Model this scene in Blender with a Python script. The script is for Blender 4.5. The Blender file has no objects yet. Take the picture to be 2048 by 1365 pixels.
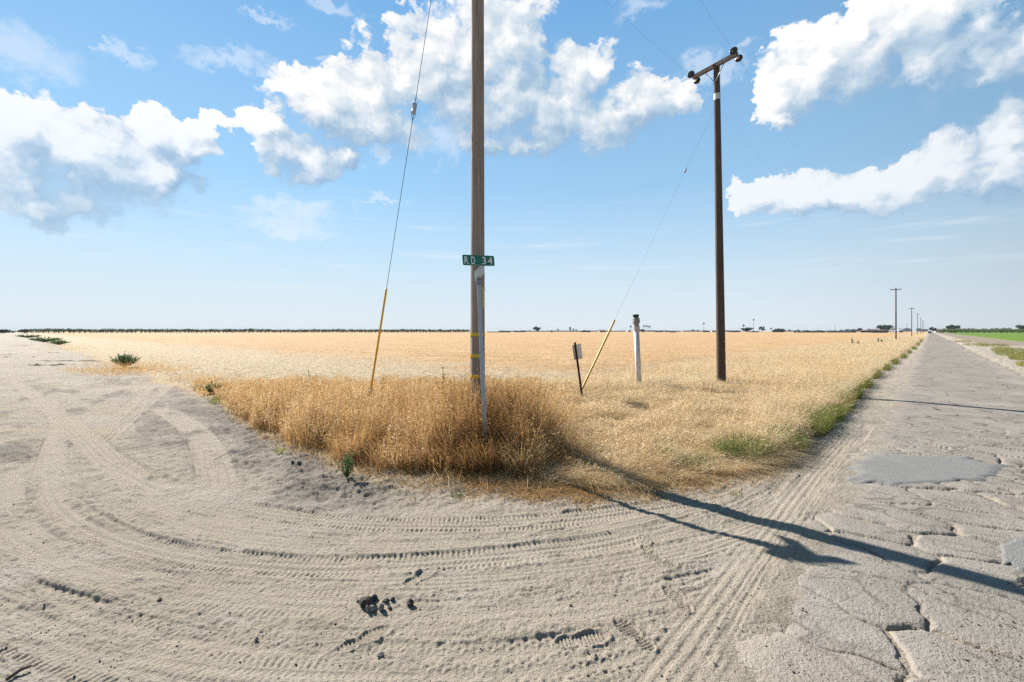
import bpy, math, random
import numpy as np
from mathutils import Vector, Matrix

R = math.radians
S = bpy.context.scene
COL = S.collection
random.seed(7)
rng = np.random.default_rng(7)

# ------------------------------------------------------------------ camera
CAM_H, F, HZ = 1.75, 910.0, 663.0           # eye height (m), focal length and horizon in photo pixels
cam_d = bpy.data.cameras.new('camera')
cam = bpy.data.objects.new('camera', cam_d); COL.objects.link(cam)
cam.location = (0, 0, CAM_H); cam.rotation_euler = (R(90), 0, 0)
cam_d.sensor_width = 36; cam_d.lens = F / 2048 * 36
cam_d.shift_y = (HZ - 682.5) / 2048
cam_d.clip_start = .05; cam_d.clip_end = 30000
S.camera = cam

def G(px, py, z=0.0):                        # photo pixel -> point on the plane at height z
    Y = F * (CAM_H - z) / (py - HZ)
    return np.array([(px - 1024) / F * Y, Y, z])
def AT(px, py, Y):                           # photo pixel at depth Y
    return np.array([(px - 1024) / F * Y, Y, CAM_H + (HZ - py) / F * Y])

# ------------------------------------------------------------------ light
SUN_AZ, SUN_EL = -44.3, 34.2                 # degrees: left of straight ahead, above the horizon
sun_dir = Vector((math.sin(R(SUN_AZ)) * math.cos(R(SUN_EL)), math.cos(R(SUN_AZ)) * math.cos(R(SUN_EL)), math.sin(R(SUN_EL))))
sl = bpy.data.lights.new('sun', 'SUN'); sl.energy = 5.0; sl.angle = R(.55); sl.color = (1, .955, .89)
so = bpy.data.objects.new('sun', sl); COL.objects.link(so)
so.rotation_euler = sun_dir.to_track_quat('Z', 'Y').to_euler()
S.view_settings.view_transform = 'Standard'; S.view_settings.look = 'None'
S.view_settings.exposure = 1.25; S.view_settings.gamma = 1
S.cycles.use_denoising = False
S.cycles.max_bounces = 6; S.cycles.diffuse_bounces = 3; S.cycles.glossy_bounces = 2
S.cycles.transmission_bounces = 3; S.cycles.transparent_max_bounces = 6; S.cycles.volume_bounces = 0
S.cycles.caustics_reflective = False; S.cycles.caustics_refractive = False

# ------------------------------------------------------------------ node helper
ALB = 1.0                                    # overall reflectance level of the materials below
class NT:
    def __init__(s, tree): s.t = tree; s.n = tree.nodes; s.l = tree.links
    def node(s, typ, **kw):
        nd = s.n.new(typ)
        for k, v in kw.items(): setattr(nd, k, v)
        return nd
    def put(s, nd, i, v):
        if v is None: return
        if isinstance(v, bpy.types.NodeSocket): s.l.new(v, nd.inputs[i])
        else: nd.inputs[i].default_value = v
    def math(s, op, a, b=None, c=None, clamp=False):
        nd = s.node('ShaderNodeMath', operation=op, use_clamp=clamp)
        for i, v in enumerate((a, b, c)): s.put(nd, i, v)
        return nd.outputs[0]
    def vm(s, op, a, b=None, c=None):
        nd = s.node('ShaderNodeVectorMath', operation=op)
        for i, v in enumerate((a, b, c)): s.put(nd, i, v)
        return nd.outputs['Value'] if op in ('LENGTH', 'DISTANCE', 'DOT_PRODUCT') else nd.outputs[0]
    def mr(s, v, a, b, c=0., d=1., smooth=True):
        nd = s.node('ShaderNodeMapRange', interpolation_type='SMOOTHSTEP' if smooth else 'LINEAR')
        for i, x in enumerate((v, a, b, c, d)): s.put(nd, i, x)
        return nd.outputs[0]
    def mix(s, f, a, b, blend='MIX'):
        nd = s.node('ShaderNodeMix', data_type='RGBA', blend_type=blend)
        s.put(nd, 0, f)
        for i, v in ((6, a), (7, b)):
            if isinstance(v, tuple) and len(v) == 3: v = tuple(c * ALB for c in v) + (1,)
            s.put(nd, i, v)
        return nd.outputs[2]
    def noise(s, vec, scale, detail=4, rough=.55, dist=0, out='Fac', dims='3D'):
        nd = s.node('ShaderNodeTexNoise', noise_dimensions=dims)
        if vec is not None: s.put(nd, 'Vector', vec)
        nd.inputs['Scale'].default_value = scale; nd.inputs['Detail'].default_value = detail
        nd.inputs['Roughness'].default_value = rough; nd.inputs['Distortion'].default_value = dist
        return nd.outputs[0 if out == 'Fac' else 1]
    def ramp(s, f, stops):
        nd = s.node('ShaderNodeValToRGB'); s.put(nd, 0, f)
        e = nd.color_ramp.elements
        while len(e) < len(stops): e.new(.5)
        for el, (p, c) in zip(e, stops): el.position = p; el.color = tuple(q * ALB for q in c) + (1,)
        return nd.outputs[0]

# ------------------------------------------------------------------ sky: Nishita with cumulus in the world shader
W = bpy.data.worlds.new('World'); S.world = W; W.use_nodes = True
W.cycles.sampling_method = 'MANUAL'; W.cycles.sample_map_resolution = 512
w = NT(W.node_tree); w.n.clear()
def dirblob(b):                              # photo pixels -> azimuth, tan(elevation), radii
    cx, cy, rx, ry = b
    az = math.atan((cx - 1024) / F); c = math.cos(az)
    return az, (HZ - cy) / F * c, rx / F * c * c, ry / F * c
BIG = [(30,250,120,88),(40,350,140,82),(165,300,130,118),(255,335,150,95),(150,375,170,62),(60,400,120,50),(260,385,120,52),(330,345,90,66),(300,255,72,56),(370,300,60,66),(395,258,38,32),(440,236,40,20),
 (925,150,190,125),(1020,200,140,110),(760,235,120,80),(1180,240,120,70),(1010,85,98,105),(880,110,80,85),(1150,155,85,82),(1195,130,45,40),(1260,215,108,70),(1335,205,78,44),(1090,225,165,92),(1060,290,80,32),
 (640,215,100,78),(600,175,52,48),(745,190,115,72),(815,150,55,58),(520,248,52,34),(610,310,92,52),(690,300,50,36),(960,270,60,36),
 (1755,105,150,112),(1640,140,115,92),(1560,190,52,66),(1850,140,130,82),(1955,90,105,88),(2040,100,90,60),(1840,30,90,60),(1730,50,70,62),(1565,235,22,32),
 (1930,295,90,66),(2040,245,75,62),(1860,335,110,42),(1650,372,120,42),(1530,400,70,40),(1990,350,110,46),(1745,368,110,38),(1900,335,130,58),(2010,300,110,90),(1700,390,110,44),(1590,405,90,42),(1830,370,120,50)]
SMALL = [(20,85,130,52),(190,70,20,12),(255,98,55,20),(470,116,75,22),(660,8,60,18),(1285,10,55,22),(1390,118,40,30),(1460,140,28,26),(755,315,18,26),
 (550,398,40,22),(575,445,95,24),(620,420,60,26),(890,275,36,40),(1500,92,20,20),(770,402,40,10),(520,28,50,12),(900,20,60,20)]
def cloud_group(name, blobs, w1, w2, bil, grow):
    g = bpy.data.node_groups.new(name, 'ShaderNodeTree')
    g.interface.new_socket('P', in_out='INPUT', socket_type='NodeSocketVector')
    g.interface.new_socket('D', in_out='OUTPUT', socket_type='NodeSocketFloat')
    t = NT(g); gi = t.node('NodeGroupInput'); go = t.node('NodeGroupOutput'); p = gi.outputs[0]
    n1 = t.vm('SUBTRACT', t.noise(p, 7, 2, .5, out='Color'), (.5, .5, .5))
    n2 = t.vm('SUBTRACT', t.noise(p, 26, 5, .62, out='Color'), (.5, .5, .5))
    q = t.vm('MULTIPLY_ADD', n1, (w1, w1, 0), p); q = t.vm('MULTIPLY_ADD', n2, (w2, w2, 0), q)
    acc = None
    for b in blobs:
        az, v, ra, rv = dirblob(b); ra *= grow; rv *= grow
        L = t.vm('LENGTH', t.vm('MULTIPLY_ADD', q, (1 / ra, 1 / rv, 0), (-az / ra, -v / rv, 0)))
        acc = L if acc is None else t.math('SMOOTH_MIN', acc, L, .12)
    D = t.math('SUBTRACT', 1, acc)
    if bil:
        vo = t.node('ShaderNodeTexVoronoi', voronoi_dimensions='2D', feature='F1'); t.put(vo, 'Vector', q)
        vo.inputs['Scale'].default_value = 13; vo.inputs['Detail'].default_value = 2; vo.inputs['Roughness'].default_value = .55
        D = t.math('ADD', D, t.math('MULTIPLY', t.math('SUBTRACT', .42, vo.outputs['Distance']), bil))
    t.l.new(D, go.inputs[0]); return g
gb = cloud_group('cumulus_density', BIG, .085, .074, .42, 1.36)
gs = cloud_group('wisp_density', SMALL, .10, .13, 0, 1.25)
tc = w.node('ShaderNodeTexCoord'); sp = w.node('ShaderNodeSeparateXYZ'); w.l.new(tc.outputs['Generated'], sp.inputs[0])
hx, hy, hz_ = sp.outputs
az = w.math('ARCTAN2', hx, hy)
hyp = w.math('SQRT', w.math('ADD', w.math('MULTIPLY', hx, hx), w.math('MULTIPLY', hy, hy)))
tv = w.math('DIVIDE', hz_, w.math('MAXIMUM', hyp, .02))
cb = w.node('ShaderNodeCombineXYZ'); w.put(cb, 0, az); w.put(cb, 1, tv); P = cb.outputs[0]
def dens(g, vec):
    nd = w.node('ShaderNodeGroup'); nd.node_tree = g; w.put(nd, 0, vec); return nd.outputs[0]
D0 = dens(gb, P); D1 = dens(gb, w.vm('ADD', P, (-.016, .020, 0))); D2 = dens(gb, w.vm('ADD', P, (-.045, .075, 0))); DS = dens(gs, P)
# crisp sunlit tops, soft thin undersides
fine = w.math('SUBTRACT', D0, D1); form = w.math('SUBTRACT', D0, D2)
crisp = w.mr(form, -.5, .35, .72, .15)
alpha = w.mr(D0, w.math('MULTIPLY', crisp, .05), crisp)
alpha = w.math('MULTIPLY', alpha, w.mr(form, -.9, -.1, .72, 1))
sh = w.math('MULTIPLY_ADD', fine, .55, w.math('MULTIPLY_ADD', form, .66, .33))
sh = w.math('MULTIPLY_ADD', w.math('SUBTRACT', w.noise(P, 8, 6, .6), .5), .9, sh, clamp=True)
ccol = w.ramp(sh, [(0, (.34, .50, .68)), (.3, (.50, .64, .78)), (.58, (.74, .81, .88)), (.85, (.98, .985, .99)), (1, (1.03, 1.03, 1.03))])
ccol = w.vm('SCALE', ccol); ccol.node.inputs['Scale'].default_value = 5.8
wisp = w.math('MULTIPLY', w.mr(DS, -.15, .75), .42)
sky = w.node('ShaderNodeTexSky', sky_type='NISHITA', sun_disc=False)
sky.sun_elevation = R(SUN_EL); sky.sun_rotation = R(SUN_AZ); sky.altitude = 60
sky.air_density = 1.0; sky.dust_density = 0.02; sky.ozone_density = 2.0
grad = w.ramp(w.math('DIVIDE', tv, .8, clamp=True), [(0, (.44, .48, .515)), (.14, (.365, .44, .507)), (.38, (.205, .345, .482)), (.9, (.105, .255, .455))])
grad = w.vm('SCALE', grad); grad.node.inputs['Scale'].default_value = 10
# sky dimmed overhead and opposite the sun, mostly unseen, to cut fill light
sky_dim = w.math('MULTIPLY', w.mr(tv, .7, 2.2, 1, .5), w.mr(w.math('COSINE', w.math('SUBTRACT', az, R(SUN_AZ))), -.7, .35, .5, 1))
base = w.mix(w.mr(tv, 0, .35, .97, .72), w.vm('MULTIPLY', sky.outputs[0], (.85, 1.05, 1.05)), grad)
sc_n = w.node('ShaderNodeVectorMath', operation='SCALE'); w.put(sc_n, 0, base); w.put(sc_n, 'Scale', sky_dim); base = sc_n.outputs[0]
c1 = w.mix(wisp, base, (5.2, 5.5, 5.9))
streak = w.noise(w.vm('MULTIPLY', P, (2.2, 26, 1)), 1.6, 5, .6)
c1 = w.mix(w.math('MULTIPLY', w.mr(streak, .52, .78), w.math('MULTIPLY', w.mr(tv, .03, .10), w.mr(tv, .34, .18, 0, .5))), c1, (5.0, 5.3, 5.6))
fade = w.mr(tv, .18, .50, .72, 1)
ccol = w.mix(w.mr(tv, .50, .25, 0, .55), ccol, w.vm('MULTIPLY', ccol, w.ramp(sh, [(.25, (.78, .83, .90)), (.75, (1, 1, 1))])))
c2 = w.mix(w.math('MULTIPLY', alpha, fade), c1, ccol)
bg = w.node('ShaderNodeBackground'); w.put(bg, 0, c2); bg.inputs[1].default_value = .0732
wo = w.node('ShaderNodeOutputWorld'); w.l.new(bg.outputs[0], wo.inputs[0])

# ------------------------------------------------------------------ numpy noise and mesh helpers
_gr = np.random.default_rng(3).random(4096) * 2 * np.pi
_gx = np.cos(_gr).astype(np.float32); _gy = np.sin(_gr).astype(np.float32)
_gu = np.random.default_rng(4).random(4096).astype(np.float32)
def _h(i, j, seed):
    a = i.astype(np.int64) * 374761393 + j.astype(np.int64) * 668265263 + seed * 974711
    a = (a ^ (a >> 13)) * 1274126177
    return ((a ^ (a >> 16)) & 4095).astype(np.int32)
def perlin(x, y, seed=0):
    xi = np.floor(x); yi = np.floor(y); fx = (x - xi).astype(np.float32); fy = (y - yi).astype(np.float32)
    xi = xi.astype(np.int64); yi = yi.astype(np.int64)
    u = fx * fx * fx * (fx * (fx * 6 - 15) + 10); v = fy * fy * fy * (fy * (fy * 6 - 15) + 10)
    def g(a, b):
        h = _h(xi + a, yi + b, seed); return _gx[h] * (fx - a) + _gy[h] * (fy - b)
    n0 = g(0, 0) * (1 - u) + g(1, 0) * u; n1 = g(0, 1) * (1 - u) + g(1, 1) * u
    return (n0 * (1 - v) + n1 * v) * 1.5
def fbm(x, y, o=4, seed=0, gain=.5):
    s = 0; a = 1
    for k in range(o):
        s = s + a * perlin(x, y, seed + k * 17); x = x * 2.03; y = y * 2.03; a *= gain
    return s
def voro(x, y, seed=0):                      # distance to nearest cell border, cell random
    xi = np.floor(x).astype(np.int64); yi = np.floor(y).astype(np.int64)
    f1 = np.full(x.shape, 9., np.float32); f2 = f1.copy(); cid = np.zeros(x.shape, np.float32)
    for a in (-1, 0, 1):
        for b in (-1, 0, 1):
            h = _h(xi + a, yi + b, seed); h2 = _h(xi + a, yi + b, seed + 91)
            d = np.hypot(xi + a + .08 + .84 * _gu[h] - x, yi + b + .08 + .84 * _gu[h2] - y).astype(np.float32)
            n = d < f1
            f2 = np.where(n, f1, np.minimum(f2, d)); cid = np.where(n, _gu[(h * 7 + h2) & 4095], cid); f1 = np.where(n, d, f1)
    return f2 - f1, cid
def sst(x, a, b):
    t = np.clip((x - a) / (b - a), 0, 1); return t * t * (3 - 2 * t)
def mesh_np(name, V, faces, mat=None, attrs=None, smooth=False, parent=None, mats=None):
    """one mesh object from arrays; faces = list of (M,3)/(M,4) index arrays"""
    me = bpy.data.meshes.new(name); V = np.asarray(V, np.float32)
    me.vertices.add(len(V)); me.vertices.foreach_set('co', V.ravel())
    faces = [np.asarray(f, np.int32) for f in faces if len(f)]
    loops = np.concatenate([f.ravel() for f in faces]); cnt = np.concatenate([np.full(len(f), f.shape[1], np.int32) for f in faces])
    me.loops.add(len(loops)); me.loops.foreach_set('vertex_index', loops)
    me.polygons.add(len(cnt)); me.polygons.foreach_set('loop_start', np.concatenate([[0], np.cumsum(cnt)[:-1]]).astype(np.int32))
    if smooth: me.polygons.foreach_set('use_smooth', np.ones(len(cnt), bool))
    for k, a in (attrs or {}).items():
        at = me.attributes.new(k, 'FLOAT', 'POINT'); at.data.foreach_set('value', np.asarray(a, np.float32))
    me.update(calc_edges=True)
    o = bpy.data.objects.new(name, me); COL.objects.link(o)
    if mat: me.materials.append(mat)
    if parent: o.parent = parent
    return o
class MB:                                    # collects simple solids, builds ONE mesh object
    def __init__(s): s.v = []; s.f = []; s.sm = []
    def add(s, V, Fs, smooth=False):
        b = len(s.v); s.v += [tuple(float(c) for c in p) for p in V]; s.f += [tuple(b + i for i in f) for f in Fs]; s.sm += [smooth] * len(Fs); return s
    def box(s, c, size, rot=None):
        V = [Vector((x * size[0] / 2, y * size[1] / 2, z * size[2] / 2)) for x in (-1, 1) for y in (-1, 1) for z in (-1, 1)]
        if rot: V = [rot @ v for v in V]
        return s.add([v + Vector(c) for v in V], [(0, 1, 3, 2), (4, 6, 7, 5), (0, 4, 5, 1), (2, 3, 7, 6), (0, 2, 6, 4), (1, 5, 7, 3)])
    def tube(s, pts, rad, n=8, cap=True, smooth=True, twist=0):
        pts = [Vector(p) for p in pts]; rad = rad if hasattr(rad, '__len__') else [rad] * len(pts)
        V = []; up = None
        for i, p in enumerate(pts):
            t = (pts[min(i + 1, len(pts) - 1)] - pts[max(i - 1, 0)]).normalized()
            if up is None: up = t.orthogonal().normalized()
            up = (up - t * up.dot(t)).normalized(); sd = t.cross(up)
            for k in range(n):
                a = 2 * math.pi * k / n + twist; V.append(p + (up * math.cos(a) + sd * math.sin(a)) * rad[i])
        Fs = [(i * n + k, i * n + (k + 1) % n, (i + 1) * n + (k + 1) % n, (i + 1) * n + k) for i in range(len(pts) - 1) for k in range(n)]
        s.add(V, Fs, smooth)
        if cap:
            b = len(s.v) - len(V); m = len(pts)
            s.f += [tuple(b + k for k in reversed(range(n))), tuple(b + (m - 1) * n + k for k in range(n))]; s.sm += [False, False]
        return s
    def build(s, name, mat, parent=None):
        me = bpy.data.meshes.new(name); me.from_pydata(s.v, [], s.f)
        me.polygons.foreach_set('use_smooth', s.sm); me.materials.append(mat); me.update()
        o = bpy.data.objects.new(name, me); COL.objects.link(o)
        if parent: o.parent = parent; o.matrix_parent_inverse = Matrix.Translation(-parent.location)
        return o
def tag(o, label=None, cat=None, group=None, kind=None):
    for k, v in (('label', label), ('category', cat), ('group', group), ('kind', kind)):
        if v: o[k] = v
    return o
def thing(name, label, cat, loc=(0, 0, 0), group=None):
    o = bpy.data.objects.new(name, None); COL.objects.link(o); o.location = [float(c) for c in loc]; o.empty_display_size = .1
    return tag(o, label, cat, group)
def copy_tree(o, loc=None, parent=None):
    c = o.copy(); COL.objects.link(c)
    if parent: c.parent = parent
    if loc is not None: c.location = [float(v) for v in loc]
    for ch in list(o.children): copy_tree(ch, None, c)
    return c

# ------------------------------------------------------------------ materials
ALB = .78
def material(name, rough=.9, spec=.15):
    m = bpy.data.materials.new(name); m.use_nodes = True; t = NT(m.node_tree)
    b = t.n['Principled BSDF']; b.inputs['Roughness'].default_value = rough; b.inputs['Specular IOR Level'].default_value = spec
    return m, t, b
def attr(t, name):
    nd = t.node('ShaderNodeAttribute'); nd.attribute_name = name; return nd.outputs['Fac']
def bump(t, b, h, dist, strength=1.):
    nd = t.node('ShaderNodeBump'); t.put(nd, 'Height', h); nd.inputs['Distance'].default_value = dist; nd.inputs['Strength'].default_value = strength
    t.l.new(nd.outputs[0], b.inputs['Normal'])
def posn(t):
    return t.node('ShaderNodeNewGeometry').outputs['Position']
def plain(name, col, rough=.6, spec=.3, var=.25, scale=30, metal=0., bmp=0.):
    m, t, b = material(name, rough, spec); b.inputs['Metallic'].default_value = metal
    tcx = t.node('ShaderNodeTexCoord').outputs['Object']
    n = t.noise(tcx, scale, 5, .65)
    dark = tuple(c * (1 - var) for c in col); lite = tuple(min(1, c * (1 + var)) for c in col)
    t.put(b, 'Base Color', t.ramp(n, [(.3, dark), (.7, lite)]))
    if bmp: bump(t, b, n, bmp)
    return m

# ------------------------------------------------------------------ the lie of the land
RD = np.array([.677, .736]); ND = np.array([.736, -.677])    # along the paved road, across it (to the right)
def rn(X, Y): return X * RD[0] + Y * RD[1], X * ND[0] + Y * ND[1]
def from_rn(r, n): return RD * r + ND * n
# the grassy corner's rim, in photo pixels on the ground
EDGE = [(395,790),(430,796),(455,822),(520,860),(600,890),(700,926),(800,938),(900,945),(1000,950),(1080,958),(1150,968),(1220,966),(1300,957),(1380,950),(1430,942),(1500,934),(1560,918),(1625,868),(1683,832),(1713,790),(1755,747),(1800,716),(1838,690),(1850,678)]
_eu = np.array([(x - 1024) / F for x, y in EDGE]); _ey = np.array([F * CAM_H / (y - HZ) for x, y in EDGE])
def rim(u): return np.interp(u, _eu, _ey)    # distance (along Y) at which the grass begins, per bearing
def grass_depth(X, Y):                       # >0 inside the vegetated corner and field
    u = X / Y
    d = Y - rim(u)
    r, n = rn(X, Y)
    left = r - (3.75 + .25 * np.sin(n * .7) + .15 * np.sin(n * 2.3))
    d = d + (left - d) * sst(u, _eu[0] + .05, _eu[0] - .06)
    return np.where(u > _eu[-1], -1.65 - n, d)
CX, CY = -1.0, 9.0                           # tyre tracks swing round this point
def flow(X, Y): return np.hypot(X - CX, Y - CY), np.arctan2(X - CX, CY - Y)

# fan grid: rows of constant distance, columns of constant bearing; finer near the camera's spot
rows = [F * CAM_H / p for p in np.arange(1130, 24, -1.45)]
while rows[-1] < 12000: rows.append(rows[-1] * 1.08)
rows = np.array(rows, np.float32); cols = np.tan(np.linspace(-math.atan(1.36), math.atan(1.36), 1240)).astype(np.float32)
# keep columns about even across the picture
cols = np.linspace(-1.36, 1.36, 1240).astype(np.float32)
X = (rows[:, None] * cols[None, :]).ravel(); Y = np.repeat(rows, len(cols))
NR, NC = len(rows), len(cols)
r_, n_ = rn(X, Y); rho, th = flow(X, Y); gd = grass_depth(X, Y)
near = np.clip(1 - (Y - 14) / 25, 0, 1)      # relief fades where the mesh is too coarse for it
road = sst(n_, -1.25, -.85) * sst(n_, 3.1, 2.65)
road *= np.where(Y > 0, 1, 0)
gm = sst(gd, -.1, .5)
dirt = (1 - gm) * (1 - road)
soil = sst(r_ + .55 * fbm(X / 1.2, Y / 1.2, 3, 6), 1.35, 2.2) * (1 - gm) * sst(n_, -3.6, -4.8) * sst(n_, -17, -12)   # dark crumbly margin
soil = np.maximum(soil, .8 * sst(gd, -.9, -.2) * (1 - gm) * sst(n_, -2.0, -2.8))
blot_ = dirt * sst(n_, -6, -8) * sst(n_, -30, -20) * sst(fbm(n_ / 2.2, r_ / .9, 4, 8), .12, .5)
soil = np.clip(np.maximum(soil * (.8 + .7 * fbm(X / .6, Y / .6, 3, 5)), .75 * blot_), 0, 1)
z = .03 * fbm(X / 2.6, Y / 2.6, 3, 11) + .010 * fbm(X / .6, Y / .6, 3, 21)
fm = sst(rho, 4.1, 4.7) * sst(rho, 9.0, 7.2) * sst(Y, 7.0, 4.6) * (1 - road) * (.3 + .7 * sst(X + .8 * fbm(X / 1.5, Y / 1.5, 2, 33), -5.0, -2.8))
s_ = th * 6
ridge = fbm(rho / .12, s_ / 1.3, 4, 31) * .55 + fbm(rho / .045, s_ / .45, 3, 41) * .35
wear = sst(fbm(X / 1.1, Y / 1.1, 2, 51), -.45, .45)
z += dirt * fm * .021 * ridge * (.35 + .8 * wear)
# the left dirt road: blurred ruts running along it
lm = dirt * (1 - fm) * near
z += lm * (.012 * fbm(r_ / .3, n_ / .8, 4, 61) + .020 * fbm(X / .16, Y / .12, 4, 62))
z += dirt * near * (.0070 * fbm(X / .055, Y / .055, 3, 71) + .016 * np.maximum(0, perlin(X / .045, Y / .045, 72) - .48))
z += dirt * sst(Y, 6, 3.5) * .0028 * perlin(X / .021, Y / .021, 73)
z += soil * near * (.028 * fbm(X / .17, Y / .17, 3, 81) + .012 * np.maximum(0, perlin(X / .07, Y / .07, 82) - .15))
fresh = np.zeros_like(z)
def track(u, s, wid, depth, style, lug, m, seed, gain_=1.):
    """press one tyre track: u = metres off its centre line, s = metres along it"""
    global z, fresh
    k = np.abs(u) < wid * .95
    k &= m > .01
    uu = u[k] / (wid / 2); ss = s[k]; a = np.abs(uu)
    wr = m[k] * sst(fbm(ss / .9, uu * .6, 2, seed) + .5 * fbm(ss / .16, uu * 1.5, 2, seed + 5), -.75 - .45 * (gain_ > 1.01), .3 - .4 * (gain_ > 1.01))
    ss = ss + .012 * perlin(ss / .35, uu * 1.2, seed + 6) + .004 * perlin(ss / .07, uu * 3, seed + 7)
    ins = 1 - sst(a, .92, 1.06)
    h = -depth * ins + depth * .75 * np.exp(-((a - 1.18) / .13) ** 2) * (.6 + .5 * perlin(ss / .12, uu, seed + 1))
    if style == 'bars':                      # slanted shoulder bars, long grooves between
        b1 = np.sin(2 * np.pi * (ss / .042 + .5 * a)); sh = sst(a, .5, .6) * ins
        h += lug * sh * np.clip(b1 * 2.2, -1, 1) * (.55 + .5 * perlin(ss / .09, uu * 2, seed + 8))
        h += lug * .8 * (1 - sst(a, .48, .56)) * np.clip(np.cos(uu * np.pi * 3.4) * 2, -1, 1) * (.6 + .4 * np.sin(2 * np.pi * ss / .042 + 3 * uu))
    elif style == 'blocks':
        zig = np.abs(((ss / .085 + .25 * np.sign(np.sin(uu * np.pi * 2.5))) % 1) - .5) * 2
        g = np.clip(np.cos(uu * np.pi * 2.5 + (zig - .5) * 1.5) * 3, -1, 1); cr = np.clip((zig - .25) * 8, -1, 1)
        h += lug * ins * np.minimum(g, cr) * .7
    else:                                    # plain long grooves
        h += lug * ins * np.clip(np.cos(uu * np.pi * 4.5 + .4 * perlin(ss / .3, uu * 2, seed + 2)) * 1.6, -1, 1) * (.8 + .3 * perlin(ss / .1, uu * 3, seed + 3))
        h += lug * .35 * ins * np.sin(2 * np.pi * ss / .055)
    flat = np.zeros_like(z[k])
    z[k] = z[k] * (1 - .75 * wr * ins) + wr * (h + flat)
    fresh[k] = np.maximum(fresh[k], wr * ins)
def arc(r0, wid, a0, a1, depth, style, lug, seed, wob=.03):
    u = rho - r0 - wob * np.sin(th * 5 + seed); m = sst(th, a0, a0 + .12) * sst(th, a1, a1 - .12) * dirt
    track(u, th * r0, wid, depth * .55, style, lug * .42, m, seed)
def path(pts, wid, depth, style, lug, seed, gain=1.):
    """track along a curve through photo pixels"""
    P = np.array([G(*p)[:2] for p in pts]); t = np.arange(len(P)); tt = np.linspace(0, len(P) - 1, 14 * (len(P) - 1) + 1)
    Q = []
    for q in tt:                             # Catmull-Rom
        i = min(int(q), len(P) - 2); f = q - i
        p0, p1, p2, p3 = P[max(i - 1, 0)], P[i], P[i + 1], P[min(i + 2, len(P) - 1)]
        Q.append(.5 * (2 * p1 + (p2 - p0) * f + (2 * p0 - 5 * p1 + 4 * p2 - p3) * f * f + (3 * p1 - p0 - 3 * p2 + p3) * f ** 3))
    Q = np.array(Q); sel = np.where((X > Q[:, 0].min() - 1) & (X < Q[:, 0].max() + 1) & (Y > Q[:, 1].min() - 1) & (Y < Q[:, 1].max() + 1))[0]
    best = np.full(len(sel), 9., np.float32); us = best.copy(); ssv = best * 0; L = 0
    xs, ys = X[sel], Y[sel]
    for a, b in zip(Q[:-1], Q[1:]):
        d = b - a; l = np.hypot(*d); d = d / max(l, 1e-6)
        w_ = np.clip((xs - a[0]) * d[0] + (ys - a[1]) * d[1], 0, l)
        dx = xs - a[0] - d[0] * w_; dy = ys - a[1] - d[1] * w_; dd = np.hypot(dx, dy)
        k = dd < best; best[k] = dd[k]; us[k] = np.where(dx * d[1] - dy * d[0] > 0, dd, -dd)[k]; ssv[k] = (L + w_)[k]; L += l
    u = np.full(X.shape, 9., np.float32); s = np.zeros_like(u); u[sel] = us; s[sel] = ssv
    m = sst(s, 0, .5) * sst(s, L, L - .5) * (1 - gm) * (1 - .6 * road * (seed < 20))
    track(u, s, wid, depth * .7 * gain, style, lug * .6 * gain, m, seed, gain)
arc(6.05, .30, -1.2, .1, .012, 'bars', .010, 1); arc(5.28, .22, -.5, 1.0, .006, 'grooves', .006, 2)
arc(7.0, .30, -.9, .5, .010, 'bars', .008, 3); arc(5.05, .24, -.9, .3, .005, 'grooves', .006, 4)
arc(6.3, .24, .0, 1.1, .008, 'blocks', .006, 5); arc(5.85, .24, -.2, 1.2, .008, 'grooves', .007, 6)
path([(100,800),(122,845),(106,905),(104,965),(135,1020),(215,1068),(330,1102),(450,1120),(590,1130),(740,1130),(900,1120),(1060,1104),(1220,1082),(1400,1040)], .30, .019, 'bars', .012, 11, 1.1)
path([(440,1008),(560,1030),(700,1043),(860,1048),(1020,1045),(1180,1031),(1340,1008),(1460,985)], .30, .015, 'bars', .015, 12, 1.2)
path([(-40,1180),(80,1215),(230,1265),(400,1302),(600,1322),(800,1330),(1000,1326),(1180,1302),(1300,1270)], .34, .016, 'blocks', .011, 13, .8)
path([(-30,1240),(150,1300),(400,1345),(700,1362),(960,1364)], .30, .014, 'bars', .011, 14, .75)
path([(360,752),(300,800),(240,848),(185,895)], .34, .010, 'grooves', .010, 15, 2.0)
path([(318,764),(262,808),(212,850),(150,905)], .26, .009, 'grooves', .008, 16, 2.0)
path([(312,812),(368,843),(408,885),(428,935),(438,985)], .42, .012, 'grooves', .006, 17, 2.0)
path([(120,825),(190,895),(270,950),(350,985)], .38, .012, 'bars', .010, 18, 2.0)
path([(30,760),(140,850),(225,930)], .32, .009, 'grooves', .007, 19, 2.0)
path([(1706,868),(1630,955),(1545,1070),(1440,1215),(1330,1365),(1240,1500)], .30, .009, 'grooves', .006, 20, 1.05)
path([(1740,850),(1680,930),(1600,1040),(1520,1165),(1430,1320)], .16, .006, 'grooves', .005, 21, .8)
path([(1030,1345),(1130,1328),(1250,1300),(1330,1275)], .24, .010, 'blocks', .010, 22, 1.2)
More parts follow.
